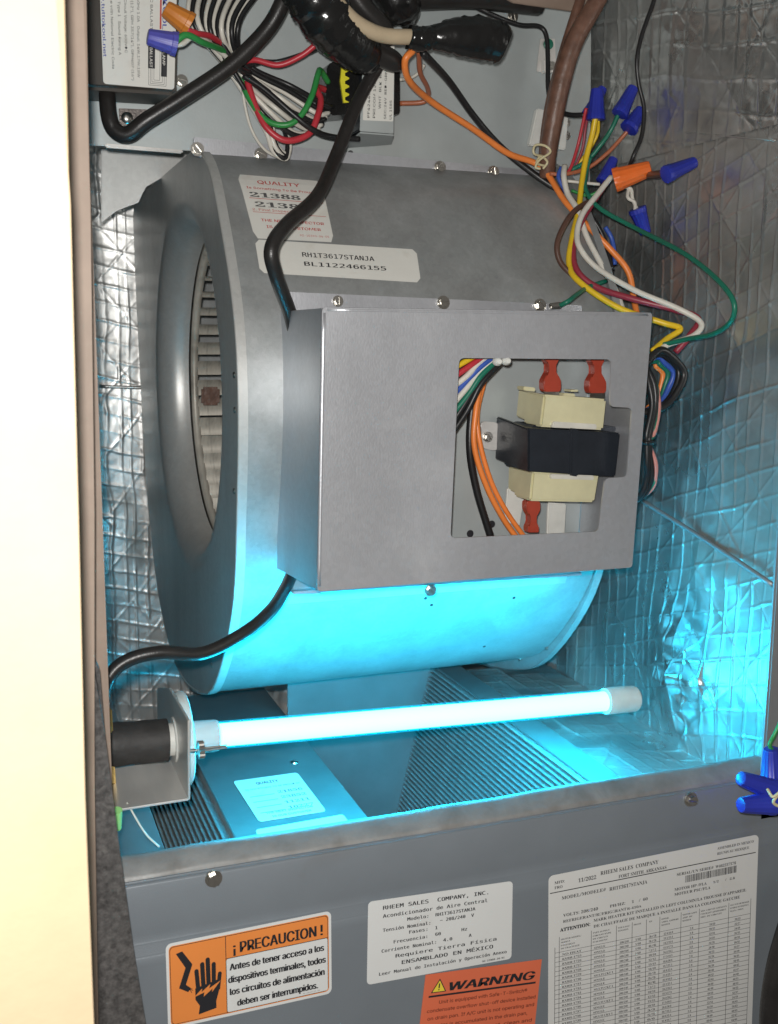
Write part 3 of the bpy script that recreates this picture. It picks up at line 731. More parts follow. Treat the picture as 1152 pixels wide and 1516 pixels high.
solid('bottom_wall', [BLb+A((.002, .0018, .0006)), BRb+A((-.002, .0018, .0006)), A((BRb[0]-.002, ybk+.004, BRb[2]+.0006)), A((BLb[0]+.002, ybk+.004, BLb[2]+.0006))], (0, 0, .0012), 'galv_box', cb, 0)
solid('back_wall', [A((TLb[0]+.0018, ybk, TLb[2]-.002)), A((TRb[0]-.0018, ybk, TRb[2]-.002)), A((BRb[0]-.0018, ybk, BRb[2]+.002)), A((BLb[0]+.0018, ybk, BLb[2]+.002))], (0, .0012, 0), 'galv_plate', cb, 0)
for x, y in ((728, 776), (696, 790)): lathe('drill_hole', at(x, y, Y=ybk-.0004), (0, -1, 0), [(0, .0026), (.0003, .0026)], 'ink', cb, 16)
tube('folded_edge', [TLb+A((.0014, .0014, -.003)), (TLb+BLb)/2+A((.0014, .0014, 0)), BLb+A((.0014, .0014, .003))], .0016, 'galv_box', cb, 12)
tube('folded_edge', [TLb+A((.003, .0014, -.0014)), (TLb+TRb)/2+A((0, .0014, -.0014)), TRb+A((-.003, .0014, -.0014))], .0016, 'galv_box', cb, 12)
# mounting strip above the box
sp = [at(428, 432, Y=.128), at(862, 452, Y=.128), at(862, 474, Y=.128), at(428, 470, Y=.128)]
solid('mounting_strip', sp, (0, .0015, 0), 'galv_box', cb, .0004)
for i, (x, y) in enumerate(((500, 446), (656, 448), (799, 452))): screw(at(x, y, Y=.1275), (0, -1, .1), cb, [0, 1.5, .8][i], .8 if i == 0 else 1.0)
solid('lower_lip', [at(434, 880, Y=.110), at(862, 852, Y=.110), at(862, 848, Y=.110), at(434, 876, Y=.110)], (0, .006, 0), 'galv_box', cb, .0003)
screw(at(637, 873, Y=.1095), (0, -1, -.2), cb, .9, .95)
solid('lower_tab', [at(434, 852, Y=.128), at(480, 880, Y=.115), at(434, 880, Y=.115)], (0, .0015, 0), 'galv_plate', cb, 0)
# white cable clip on the cut-out edge
for x, y in ((735, 535), (748, 534)): lathe('clip_bead', at(x, y, Y=YF+.004), (0, -1, 0), [(0, .0028), (.003, .0028), (.005, .0014)], 'white_plastic', cb, 14)

# ---- small transformer seen through the cut-out
tf = thing('box_transformer', 'black cored transformer with cream bobbin halves, inside the control box cut out', 'transformer', at(840, 700, Y=.11))
def pq(pts, Y): return [at(x, y, Y=Y) for x, y in pts]
yc = .066
solid('core', pq([(782, 634), (919, 641), (912, 706), (782, 698)], yc), (0, .035, 0), 'core_black', tf, .001)
solid('core_flank', [at(782, 635, Y=yc), at(782, 698, Y=yc), at(733, 680, Y=.112), at(735, 617, Y=.112)], (.004, .004, 0), 'core_black', tf, .0008)
solid('core_strap', pq([(846, 634), (858, 635), (857, 706), (845, 704)], yc-.002), (0, .004, 0), 'core_black', tf, .001)
solid('core_lamination', pq([(792, 629), (927, 632), (924, 640), (786, 634)], yc+.014), (0, .03, 0), 'core_black', tf, .0006)
solid('bobbin', pq([(806, 584), (899, 591), (894, 637), (800, 632)], yc+.006), (0, .024, 0), 'bobbin', tf, .0014)
solid('bobbin_flank', [at(806, 585, Y=yc+.006), at(801, 632, Y=yc+.006), at(764, 617, Y=.106), at(768, 576, Y=.106)], (.004, .004, 0), 'bobbin', tf, .001)
solid('bobbin', pq([(789, 698), (888, 702), (881, 744), (785, 742)], yc+.006), (0, .024, 0), 'bobbin', tf, .0014)
solid('bobbin_flank', [at(789, 698, Y=yc+.006), at(787, 742, Y=yc+.006), at(752, 725, Y=.106), at(753, 690, Y=.106)], (.004, .004, 0), 'bobbin', tf, .001)
solid('bobbin_tab', pq([(820, 624), (884, 628), (884, 636), (818, 633)], yc+.0035), (0, .004, 0), 'ceramic', tf, .0006)
solid('bobbin_tab', pq([(816, 702), (880, 704), (880, 711), (816, 709)], yc+.0035), (0, .004, 0), 'ceramic', tf, .0006)
for pts in ([(776, 572), (793, 574), (793, 580), (776, 578)], [(835, 582), (852, 583), (852, 588), (835, 587)], [(845, 577), (857, 577), (857, 580), (845, 580)]): solid('bobbin_tooth', pq(pts, yc+.012), (0, .01, 0), 'bobbin', tf, .0005)
tab = solid('mounting_tab', round_poly(pq([(712, 623), (740, 626), (738, 668), (714, 664)], .110), .004), (0, .002, 0), 'steel', tf, .0004)
screw(at(722, 647, Y=.1095), (0, -1, 0), tf, .5, .8)
def spade(x, y, up, s=1.):
    sg = -1 if up else 1; Yq = yc+.012
    pts = [(-11, 0), (12, 0), (14, sg*5), (14, sg*16), (10, sg*24), (5, sg*29), (5, sg*40), (11, sg*47), (11, sg*58), (-10, sg*58), (-10, sg*47), (-4, sg*40), (-4, sg*29), (-9, sg*24), (-13, sg*16), (-13, sg*5)]
    o = solid('spade_connector', pq([(x+px_*.95*s, y+py_*s) for px_, py_ in (pts if not up else pts[::-1])], Yq), (0, .0075, 0), 'red_spade', tf, .0005); return o
spade(818, 580, True); spade(885, 582, True); spade(790, 742, False, .8)
solid('blade_terminal', pq([(806, 576), (828, 577), (828, 588), (806, 588)], yc+.015), (0, .001, 0), 'screw_steel', tf, 0)
solid('blade_terminal', pq([(874, 578), (896, 580), (896, 592), (874, 591)], yc+.015), (0, .001, 0), 'screw_steel', tf, 0)
solid('insulating_sleeve', pq([(752, 722), (778, 728), (770, 780), (748, 772)], .104), (0, .003, 0), 'white_plastic', tf, .0008)
slv = solid('insulating_sleeve', pq([(812, 744), (839, 746), (836, 802), (810, 800)], .098), (0, .003, 0), 'white_plastic', tf, .0008)
# wires seen in the cut-out, each its own thing
def wire(path, r, m, label, cat='wire', group=None, name=None, n=8, Y=None):
    C_ = A(pxs(path, Y)); jit = rng.normal(0, .0005, C_.shape); jit[0] = jit[-1] = 0      # hand-bent, not ideal curves
    return tube(name or 'wire', C_+jit, r*.92, m, None, n, 7, label, cat, group)
wire([(676, 690, .10), (688, 600, .10), (704, 560, .10), (696, 650, .098), (705, 720, .098), (728, 800, .098)][2:], .0028, 'w_black', 'thick black wire curving down the left of the cut out', 'wire')
wire([(714, 556, .099), (703, 610, .096), (704, 660, .095), (720, 720, .095), (745, 765, .095), (768, 800, .095)], .0022, 'w_orange', 'outer orange wire in the cut out, beside the thick black one')
wire([(718, 560, .102), (708, 612, .101), (712, 660, .099), (728, 715, .099), (752, 760, .099), (780, 800, .099)], .0020, 'w_orange', 'inner orange wire in the cut out, nearer the transformer')
for k, (m, nm) in enumerate((('w_yellow', 'yellow'), ('w_red', 'red'), ('w_white', 'white'), ('w_blue', 'blue'), ('w_white', 'second white'), ('w_dgreen', 'green'), ('w_black', 'black'), ('w_black', 'lowest black'))):
    o = k*9.5
    wire([(660, 552+o*1.55, .075), (690, 536+o*1.08, .074), (712, 522+o*.72, .073), (742, 508+o*.42, .073)], .0021, m, '%s wire of the bundle in the upper left corner of the cut out' % nm, 'wire', 'bundle in the cut out')

# ================================================================== germicidal lamp
La, Lb = at(284, 1092, Y=.098), at(942, 1034, Y=.098)
ax = (Lb-La)/np.linalg.norm(Lb-La); LL = np.linalg.norm(Lb-La)
lamp = thing('germicidal_lamp', 'glowing cyan white ultraviolet tube lying across the opening', 'lamp', La)
lathe('glow_core', La+ax*.018, ax, [(0, .0073), (LL-.018-.024, .0071)], 'glow', lamp, 24)
lathe('glass_tube', La+ax*.016, ax, [(0, .0088), (LL-.016-.022, .0086)], 'lamp_glass', lamp, 32)
lathe('lamp_base', La-ax*.004, ax, [(0, .0102), (.018, .0102), (.0205, .0096)], 'lamp_base', lamp, 28)
lathe('end_cap', Lb-ax*.027, ax, [(0, .0092), (.001, .0098), (.024, .0097), (.0262, .0088), (.0268, .006)], 'ceramic', lamp, 28)
# bracket
br = thing('lamp_bracket', 'bent bare steel bracket holding the left end of the lamp', 'bracket', at(225, 1195, Y=.05))
xb = at(282, 1120, Y=.05)[0]
holeC = La+ax*((xb-La[0])/ax[0])
vp = [at(282, 1066, X=xb), at(282, 1184, X=xb), at(236, 1140, X=xb), at(236, 1018, X=xb), at(254, 1018, X=xb)]
solid('upright_plate', vp, (-.0015, 0, 0), 'steel', br, .0004)
b0 = at(282, 1185, X=xb)
solid('base_plate', [b0+A((-.001, 0, 0)), b0+A((-.075, 0, -.001)), b0+A((-.075, .062, -.001)), b0+A((-.001, .062, 0))], (0, 0, .0014), 'steel', br, .0004)
lathe('grommet', holeC+A((.0005, .0, 0)), (1, 0, 0), [(0, .012), (0, .0285), (.003, .0298), (.0055, .0292), (.0066, .0270), (.0068, .012)], 'grommet', br, 36)
lathe('hole_rim', holeC+A((-.0042, .0, 0)), (1, 0, 0), [(0.0018, .0105), (.0018, .0135), (.0026, .0142), (.0032, .014)], 'grommet', br, 36)
lathe('thumb_screw', at(291, 1111, Y=.055), (1, 0, 0), [(0, .0012), (.001, .0052), (.0042, .0052), (.0044, .0012), (.018, .0011)], 'screw_steel', br, 36, star=.06, starn=18)
lathe('screw_shank', at(281, 1112, Y=.055), (1, 0, 0), [(0, .0011), (.006, .0011)], 'screw_steel', br, 10)
# socket boot and its cable
bt = thing('lamp_socket', 'black rubber socket boot pushed on the left end of the lamp', 'lamp socket', La-ax*.055)
lathe('boot', La-ax*.066, ax, [(0, .008), (.004, .0118), (.012, .0132), (.020, .0138), (.026, .0132), (.032, .0130), (.036, .0134), (.0505, .0132), (.051, .0105)], 'rubber', bt, 32)
lathe('collar', La-ax*.016, ax, [(0, .0102), (.013, .0102)], 'grommet', bt, 28)
tube('lamp_cable', pxs([(560, 96, .19), (530, 150, .188), (497, 232, .175), (470, 290, .145), (424, 333, .112), (402, 368, .100), (409, 408, .105), (428, 460, .122), (436, 490, .126)]), .0046, 'black_cable', None, 12, label='black cable crossing the inspection sticker down to the control box', cat='cable')
tube('lamp_cable', pxs([(438, 835, .135), (424, 868, .118), (400, 905, .10), (360, 938, .09), (300, 967, .085), (235, 966, .083), (185, 980, .083), (158, 1010, .08), (150, 1060, .07)]), .0042, 'black_cable', None, 12, label='black cable from under the control box to the lamp socket', cat='cable')
solid('brass_clip', [at(150, 1046, Y=.09), at(166, 1050, Y=.09), at(174, 1200, Y=.09), at(152, 1190, Y=.09)], (0, .003, 0), 'brass', None, .0008); tag(bpy.data.objects['brass_clip'], 'tarnished brass strip on the left edge behind the socket boot', 'clip')
nt = lathe('nylon_anchor', at(172, 1213, Y=.035), (0, -.2, 1), [(-.006, .003), (.006, .0036)], 'nylon_green', None, 12, label='small pale green plug below the lamp bracket', cat='plug')
tube('straw_fibre', pxs([(188, 1188, .06), (214, 1232, .05), (236, 1254, .045)]), .0007, 'w_white', None, 5, label='thin white straw lying on the ledge below the bracket', cat='straw')

# ================================================================== evaporator coil
co_ = thing('evaporator_coil', 'finned cooling coil in the well under the lamp', 'coil', (.25, .2, -.2))
Zp = -.045
qd = [at(290, 1090, Z=Zp), at(392, 1020, Z=Zp), at(556, 1220, Z=Zp), at(560, 1330, Z=Zp), at(390, 1340, Z=Zp), at(352, 1248, Z=Zp)]
xl_, xr_ = at(352, 1248, Z=Zp)[0], at(545, 1210, Z=Zp)[0]
box('centre_plate', (xl_, .02, Zp-.0015), (xr_, .42, Zp), 'coil_plate', co_, .0005)
box('well_wall', (xr_-.0015, .02, Zp-.20), (xr_, .42, Zp-.002), 'coil_plate', co_, 0)
YE = .335
a1, b1 = at(640, 990, Y=YE), at(590, 1205, Y=YE)
dr = (a1-b1)/np.linalg.norm(a1-b1); Ltop = a1+dr*((-.012-a1[2])/dr[2]); Lbot = b1-dr*.06
box('well_back', (xr_, YE, Lbot[2]), (Ltop[0]+.002, YE+.0015, .03), 'coil_plate', co_, 0)
nrm = np.cross(dr, (0, 1, 0)); nrm = nrm if nrm[0] < 0 else -nrm
solid('right_slab', [Ltop-nrm*.003, Lbot-nrm*.003, Lbot-nrm*.003+A((0, .02-YE, 0)), Ltop-nrm*.003+A((0, .02-YE, 0))], -nrm*.02, 'fin_back', co_, 0)
nfin = 48; SL = np.linalg.norm(Ltop-Lbot)
fm = None
for k in range(nfin):
    c = Ltop-dr*(.003+(SL-.006)*k/(nfin-1))
    if fm is None:
        bm = bmesh.new(); e1, e2 = nrm*.0030, dr*.0012
        add_prism(bm, [-e1-e2, e1*.6-e2*.8, e1-e2*.2, e1+e2*.2, e1*.6+e2*.8, -e1+e2], (0, .022-YE, 0)); bmesh.ops.recalc_face_normals(bm, faces=bm.faces)
        fm = bpy.data.meshes.new('fin_row'); bm.to_mesh(fm); bm.free(); fm.materials.append(MT['fin'])
    o = bpy.data.objects.new('fin_row', fm); COL.objects.link(o); o.parent = co_; o.matrix_parent_inverse = Matrix.Translation(-wloc(co_)); o.location = c+A((0, -.001, 0))
box('right_top_plate', (Ltop[0]+.001, .034, -.0135), (Ltop[0]+.024, .42, -.012), 'coil_plate', co_, .0004)
foil('foil_ledge', (Ltop[0]+.0245, .022, -.015), (1, 0, 0), (0, 1, 0), XR-Ltop[0]-.025, .30, (0, 0, 1), 'foil', cab, .0011, 51, .016, .019, .3, .002, .0003)
# left slab
lt = A((xl_-.001, 0, Zp-.004)); ld = A((-.55, 0, -.83)); ld /= np.linalg.norm(ld); ln = A((-.83, 0, .55))
solid('left_slab', [lt+A((0, .03, 0))-ln*.004, lt+ld*.12+A((0, .03, 0))-ln*.004, lt+ld*.12+A((0, .40, 0))-ln*.004, lt+A((0, .40, 0))-ln*.004], -ln*.012, 'fin_back', co_, 0)
bm = bmesh.new(); e1, e2 = ln*.0032, ld*.0013
add_prism(bm, [-e1-e2, e1*.6-e2*.8, e1-e2*.2, e1+e2*.2, e1*.6+e2*.8, -e1+e2], (0, .36, 0)); bmesh.ops.recalc_face_normals(bm, faces=bm.faces)
fm2 = bpy.data.meshes.new('fin_row'); bm.to_mesh(fm2); bm.free(); fm2.materials.append(MT['fin'])
for k in range(26):
    o = bpy.data.objects.new('fin_row', fm2); COL.objects.link(o); o.parent = co_; o.matrix_parent_inverse = Matrix.Translation(-wloc(co_)); o.location = lt+ld*(.004+k*.0044)+A((0, .035, 0))
xle = at(246, 1262, Z=-.03)[0]
box('left_ledge', (-.004, .033, -.0315), (xle, .40, -.03), 'coil_plate', co_, .0004)
# sticker on the centre plate
W, H = 100, 70
mf = flatmap([at(x, y, Z=Zp+.0004) for x, y in ((345, 1157), (440, 1144), (483, 1201), (384, 1217))], W, H)
st = sticker('coil_sticker', mf, W, H, 'paper', co_, 4, 'white inspection sticker on the coil, lit cyan')
P = Print(mf); P.text('QUALITY', 30, 12, 6, 34, 'ink_soft', 'sans', .02); P.text('IS SOMETHING TO BE PROUD OF', 9, 20, 3.4, 84, 'ink_soft')
for k in range(4): P.line(9, 31+k*9, 46, 31+k*9, .7, 'ink_soft'); P.text(('21856', '23852', '11211', '10227')[k], 52, 31+k*9, 6, 38, 'ink_stamp', 'serif')
P.text('THE NEXT INSPECTOR', 16, 61, 3.8, 70, 'ink_soft', 'sans', .01); P.text('IS OUR CUSTOMER', 22, 67, 3.6, 58, 'ink_soft', 'sans', .01); P.build(st)
mf = flatmap([at(x, y, Z=Zp+.0004) for x, y in ((378, 1229), (508, 1206), (540, 1250), (400, 1275))], 100, 40)
sticker('coil_sticker', mf, 100, 40, 'paper', co_, 3, 'second white sticker half hidden by the front rail')
lathe('plate_rivet', at(436, 1129, Z=Zp), (0, 0, 1), [(0, .0032), (.001, .0028), (.0014, .0012)], 'screw_steel', co_, 14)

# ================================================================== ballast, top left
bl = thing('lamp_ballast', 'dark ballast box with a white printed label, top left', 'ballast', at(205, 160, Y=.24))
yb2 = .206
solid('case', pq([(120, 131), (262, 140), (268, -120), (112, -120)], yb2), (0, yp-yb2-.001, 0), 'ballast_case', bl, .003, 3)
solid('mounting_tab', pq([(176, 160), (246, 163), (236, 184), (212, 192), (178, 190)], yp-.002), (0, .0018, 0), 'ballast_tab', bl, .0003)
lathe('tab_screw', at(188, 175, Y=yp-.0025), (0, -1, 0), [(0, .0042), (.0015, .0040), (.0028, .0025), (.003, .0008)], 'screw_steel', bl, 18)
W, H = 112, 190
mf = flatmap([at(x, y, Y=yb2-.0002) for x, y in ((146, -60), (263, -60), (258, 133), (153, 124))], W, H)
st = sticker('ballast_label', mf, W, H, 'paper', bl, 5, 'white ballast label printed sideways')
P = Print(mf)
def side(s_, xpx, yend, size, L, m='ink', bold=.0, shear=0): P.text(s_, (xpx-150)*W/109, yend+60, size, L, m, 'sans', bold, shear, 90, 'r')
side('www.tuttokool.net', 151.5, 88, 7, 118, 'ink_blue', .03); side('in accordance with National Electric Code', 164, 106, 5.2, 150); side('Class P   Type 1   Sound Rating A', 174.5, 84, 5.2, 112)
side('Open Circuit Voltage: 600VDC', 183.5, 80, 5.2, 100); side('GPH287 (12"), GPH 357(14"), GPH407 (16")', 193, 121, 5.2, 150); side('120-277V 50-60Hz 1.0A   Output: 14W,17W,18W', 202, 116, 5.2, 170)
side('ELECTRONIC BALLAST', 221, 44, 5.4, 96); side('TUTTOKOOL', 239, 42, 9, 100, 'ink_blue', .03)
k_ = W/109
P.rect((235-150)*k_, 0, (237.5-150)*k_, 102, 'ink_red')
P.rect((218-150)*k_, 128, (228.5-150)*k_, 161, 'ink'); P.rect((238-150)*k_, 112, (247-150)*k_, 172, 'ink')
P.text('BALLAST', (220.5-150)*k_, 159.5, 6, 30, 'paper', 'sans', .02, 0, 90, 'r'); P.text('LAMP', (239.7-150)*k_, 155, 6, 19, 'paper', 'sans', .02, 0, 90, 'r')
for j, (xa, xb2, ye) in enumerate(((219, 246, 186), (221.5, 243, 183.5), (224, 240, 181), (227, 236, 178))):
    P.line((xa-150)*k_, 161, (xa-150)*k_, ye, .5); P.line((xa-150)*k_, ye, (xb2-150)*k_, ye, .5); P.line((xb2-150)*k_, ye, (xb2-150)*k_, 172 if j < 2 else 120, .5)
P.build(st)

# ================================================================== upper transformer
ut = thing('line_transformer', 'upright transformer with yellow winding edge and white sideways label', 'transformer', at(545, 225, Y=.24))
yt2 = .205
solid('bracket_face', pq([(533, 194), (583, 198), (585, 40), (540, 40)], yt2), (0, .0015, 0), 'galv_plate', ut, .0005)
solid('core', pq([(533, 192), (582, 196), (585, 42), (540, 42)], yt2+.002), (0, yp-yt2-.004, 0), 'core_black', ut, .0008)
solid('bracket_foot', pq([(498, 212), (540, 215), (538, 240), (496, 236)], yp-.003), (0, .0015, 0), 'galv_plate', ut, .0005)
lathe('foot_slot', at(519, 227, Y=yp-.0034), (0, -1, 0), [(0, .0022), (.0003, .0022)], 'ink_soft', ut, 14)
solid('bracket_base', [at(533, 195, Y=yt2+.001), at(583, 199, Y=yt2+.001), at(580, 212, Y=yp-.004), at(505, 218, Y=yp-.004)], (0, 0, -.001), 'galv_plate', ut, .0003)
solid('winding', round_poly(pq([(484, 92), (545, 84), (548, 166), (482, 172)], yt2+.010), .006), (0, .026, 0), 'black_tape', ut, .003)
solid('winding', round_poly(pq([(578, 88), (592, 92), (592, 168), (578, 172)], yt2+.008), .002), (0, .024, 0), 'black_tape', ut, .002)
zig = [(507, 88), (517, 90)]
for k in range(5): zig += [(517, 93+k*12), (511, 96+k*12), (511, 100+k*12), (517, 103+k*12)]
zig += [(515, 152), (509, 152), (504, 120)]
solid('winding_tape', pq(zig, yt2+.008), (0, .002, 0), 'wind_yellow', ut, 0)
W, H = 45, 118
mf = flatmap([at(x, y, Y=yt2-.0003) for x, y in ((541, 60), (584, 62), (582, 180), (537, 178))], W, H)
st = sticker('transformer_label', mf, W, H, 'paper', ut, 2, 'white label with five sideways print lines')
P = Print(mf)
for j, (s_, L) in enumerate((('PF42440 40VA 50/60HZ', 104), ('PRI:COM 120V 208V 240V', 110), ('WHT  BLK  RED  ORG', 84), ('SEC:24V  RED-GRN', 72), ('UL 1585', 28))):
    P.text(s_, 9.5+j*8.2, (114, 114, 100, 115, 115)[j], 4.6, L, 'ink', 'sans', .005, 0, -90, 'l')
P.build(st)

# ================================================================== cables and wires, top
tube('main_cable', pxs([(430, -40, .18), (418, 4, .18), (392, 48, .185), (340, 98, .19), (272, 144, .195), (218, 178, .20), (190, 199, .205), (170, 192, .208), (161, 170, .21), (158, 130, .22)]), .0054, 'black_cable', None, 12, label='thick black cable bending under the ballast', cat='cable')
TB = catmull(pxs([(440, -50, .15), (462, -8, .15), (492, 38, .155), (530, 72, .165), (548, 88, .175)]), 22); nb = len(TB); tq = np.linspace(0, 1, nb)
rr = np.interp(tq, np.linspace(0, 1, 5), [.017, .018, .017, .015, .010])*(1+.035*((tq*9) % 1)+.02*np.sin(tq*47))
V, Fc = sweep(TB, list(rr), 24); V = A(V)+(rng.random((len(V), 3))-.5)*.0008
tag(pyd('taped_bundle', V, Fc, 'black_tape', None, True), 'fat black taped cable bundle at the top', 'cable')
tube('cable_stub', pxs([(505, 50, .16), (545, 72, .165), (580, 90, .17), (592, 96, .172)]), [.009, .008, .0072, .005], 'black_cable', None, 12, label='blunt black cable end beside the taped bundle', cat='cable')
tube('sleeved_cable', pxs([(515, -20, .18), (540, 14, .182), (565, 40, .185), (575, 62, .19)]), .007, 'black_cable', None, 12, label='black sleeve behind the tan cable', cat='cable')
tube('tan_cable', pxs([(488, -12, .14), (502, 8, .142), (528, 34, .146), (566, 52, .150), (614, 55, .152)]), .0050, 'tan_cable', None, 12, label='short tan sheathed cable running into the black tape', cat='cable')
V, Fc = sweep(catmull(pxs([(606, 55, .152), (622, 58, .152), (640, 55, .152), (668, 54, .152), (705, 56, .153), (738, 62, .154), (747, 66, .154)]), 8), [.0075, .0078, .0072, .0112, .0142, .0135, .0085], 14)
V = A(V); V += (rng.random(V.shape)-.5)*.0013
o = pyd('taped_splice', V, Fc, 'black_tape', None, True); tag(o, 'glossy black taped splice at the end of the tan cable', 'splice')
V, Fc = sweep(catmull(pxs([(560, -30, .20), (585, 0, .20), (600, 16, .205), (604, 40, .215)]), 6), [.012, .017, .012, .004], 12); V = A(V)+(rng.random((len(V), 3))-.5)*.002
o = pyd('taped_splice', V, Fc, 'black_tape', None, True); tag(o, 'glossy black taped splice behind the tan cable at the top edge', 'splice')
tube('overhead_cable', pxs([(500, -14, .225), (600, -8, .225), (700, -10, .22), (800, 0, .22)]), .011, 'black_cable', None, 10, label='dark cable along the top edge behind the splices', cat='cable')
wire([(612, 74, .16), (600, 88, .162), (606, 118, .175), (640, 150, .20), (700, 190, .215), (752, 228, .218), (800, 248, .215), (836, 298, .195), (872, 338, .18), (906, 368, .17), (930, 402, .165), (940, 442, .16), (944, 470, .15)], .0026, 'w_orange', 'long orange wire from the taped splice to the control box')
wire([(626, 78, .165), (664, 122, .20), (700, 172, .22), (742, 216, .225), (792, 258, .22), (838, 292, .21), (872, 322, .2), (898, 372, .19), (906, 430, .17), (910, 470, .15)], .0028, 'w_black', 'long black wire below the orange one')
wire([(620, 74, .17), (622, 105, .19), (632, 128, .21), (634, 142, .225), (624, 150, .23), (592, 153, .235)], .0020, 'w_copper', 'copper coloured wire bent into the side of the line transformer')
wire([(592, 118, .225), (608, 115, .23), (622, 106, .23), (628, 96, .225)], .0013, 'w_white', 'thin pale wire from the side of the line transformer')
wire([(660, -14, .215), (690, 4, .22), (730, 24, .225), (770, 38, .23), (798, 40, .232), (809, 54, .23), (812, 92, .228), (812, 132, .225), (820, 158, .22), (842, 169, .21), (866, 170, .20)], .0021, 'w_black', 'thin black wire running through the ground lug')
tube('thermostat_cable', pxs([(900, -26, .19), (884, 2, .19), (850, 62, .195), (832, 118, .20), (820, 175, .205), (812, 225, .21), (810, 262, .215)]), [.0062, .0066, .0072, .0074, .0072, .0066, .006], 'brown_cable', None, 12, label='thick brown cable hanging beside the foil', cat='cable')
tube('thermostat_cable', pxs([(866, -20, .205), (848, 34, .205), (832, 86, .21), (815, 150, .215), (806, 210, .22), (804, 250, .225)]), .0038, 'brown_cable', None, 10, label='thinner brown cable behind the thick brown one', cat='cable')
wire([(806, 232, .2), (790, 226, .195), (792, 214, .195), (806, 216, .195), (812, 224, .195), (798, 236, .195), (792, 246, .195), (800, 250, .195)], .0010, 'w_cream', 'thin cream strand curled round the brown cable')
wire([(808, 246, .2), (796, 240, .197), (802, 232, .197), (810, 240, .198), (804, 250, .2)], .0010, 'w_cream', 'second smaller cream strand curl on the brown cable')
wire([(974, -20, .15), (966, 6, .15), (952, 50, .15), (944, 88, .15), (947, 124, .15), (953, 162, .15), (949, 200, .15), (938, 230, .15), (932, 246, .155)], .0017, 'w_black', 'thin black wire hanging in front of the right foil')
# right hand harness
wire([(868, 160, .19), (862, 186, .195), (853, 216, .20), (845, 246, .20), (836, 262, .2)], .0014, 'w_red', 'red wire under the two joined blue connectors')
wire([(871, 164, .192), (866, 190, .197), (860, 222, .20), (850, 252, .203)], .0013, 'w_maroon', 'dark red wire beside the red one')
wire([(882, 172, .185), (876, 200, .188), (868, 236, .188), (862, 274, .185), (858, 312, .175), (846, 352, .165), (841, 392, .155), (858, 418, .14), (916, 454, .12), (982, 477, .10), (1010, 486, .095), (990, 503, .095), (966, 520, .09)], .0024, 'w_yellow', 'thick yellow wire looping down to the control box')
wire([(886, 176, .19), (883, 200, .195), (870, 226, .2), (850, 252, .205)], .0015, 'w_yellow', 'short yellow wire behind the thick yellow one')
wire([(917, 166, .18), (906, 192, .185), (890, 216, .19), (868, 238, .198), (846, 252, .202)], .0019, 'w_dgreen', 'short green wire from the tall slanted blue connector')
wire([(874, 232, .19), (869, 258, .188), (870, 284, .18), (888, 308, .165), (940, 338, .14), (1010, 376, .085), (1060, 412, .045), (1087, 448, .025), (1082, 476, .03), (1056, 495, .05), (1020, 501, .075), (975, 512, .095)], .0019, 'w_dgreen', 'long green wire swinging wide over the right foil')
wire([(936, 186, .18), (920, 205, .185), (898, 228, .19), (870, 250, .195), (836, 258, .2), (814, 257, .205)], .0017, 'w_copper', 'brown orange wire from the lowest of the upper blue connectors')
wire([(836, 246, .195), (834, 262, .19), (842, 286, .185), (854, 312, .175), (870, 350, .165), (892, 394, .155), (912, 432, .145), (924, 464, .135)], .0024, 'w_white', 'straight white wire behind the harness')
wire([(831, 248, .2), (828, 262, .198), (834, 280, .195), (842, 292, .19)], .0018, 'w_blue', 'short blue wire at the left of the harness')
wire([(905, 262, .17), (884, 286, .168), (862, 318, .163), (852, 345, .158), (858, 370, .15), (886, 398, .14), (940, 430, .12), (1004, 458, .10), (1038, 478, .09), (1026, 497, .088), (986, 512, .09), (964, 532, .09)], .0023, 'w_white', 'white wire from the orange connector sweeping to the box')
wire([(898, 270, .172), (878, 300, .172), (858, 332, .168), (848, 370, .16), (852, 402, .152), (884, 427, .14), (940, 444, .122), (998, 458, .105), (1034, 472, .095), (1020, 498, .092), (1000, 522, .095)], .0026, 'w_maroon', 'thick crimson wire crossing above the control box')
wire([(884, 294, .18), (858, 306, .17), (836, 330, .162), (826, 360, .158), (830, 388, .155), (848, 410, .15), (876, 428, .145)], .0023, 'w_brown', 'dark brown wire bowing out at the left of the harness')
wire([(866, 308, .185), (888, 338, .18), (900, 370, .175), (906, 400, .17)], .002, 'w_black', 'black wire inside the harness behind the orange one')
wire([(896, 336, .18), (906, 352, .178), (911, 372, .176), (910, 392, .174)], .002, 'w_blue', 'pale blue wire at the back of the harness')
wire([(840, 268, .195), (862, 272, .19), (888, 273, .185)], .0013, 'w_white', 'short white wire to the small blue connector')
wire([(846, 282, .195), (872, 288, .19), (894, 278, .185)], .0013, 'w_green', 'thin green wire behind the harness knot')
wire([(912, 266, .165), (920, 276, .165), (934, 280, .163), (938, 294, .16), (944, 312, .158)], .0015, 'w_white', 'twisted white wire down to the lowest blue connector')
wire([(916, 262, .167), (930, 276, .165), (930, 292, .162), (940, 300, .16), (940, 314, .158)], .0015, 'w_white', 'second strand of the twisted white pair')
wire([(958, 260, .145), (972, 258, .125), (988, 256, .106)], .003, 'w_brown', 'short brown wire between the orange and the far right blue connector')
wire([(830, 452, .122), (842, 446, .118), (854, 436, .125), (872, 424, .14), (898, 416, .15)], .0019, 'w_dgreen', 'short green ground wire with a ring terminal on the box')
gt = lathe('ring_terminal', at(822, 453, Y=.124), (-1, 0, -.1), [(-.004, .0026), (.004, .0022)], 'screw_steel', None, 12, label='crimped ring terminal of the green ground wire', cat='terminal')
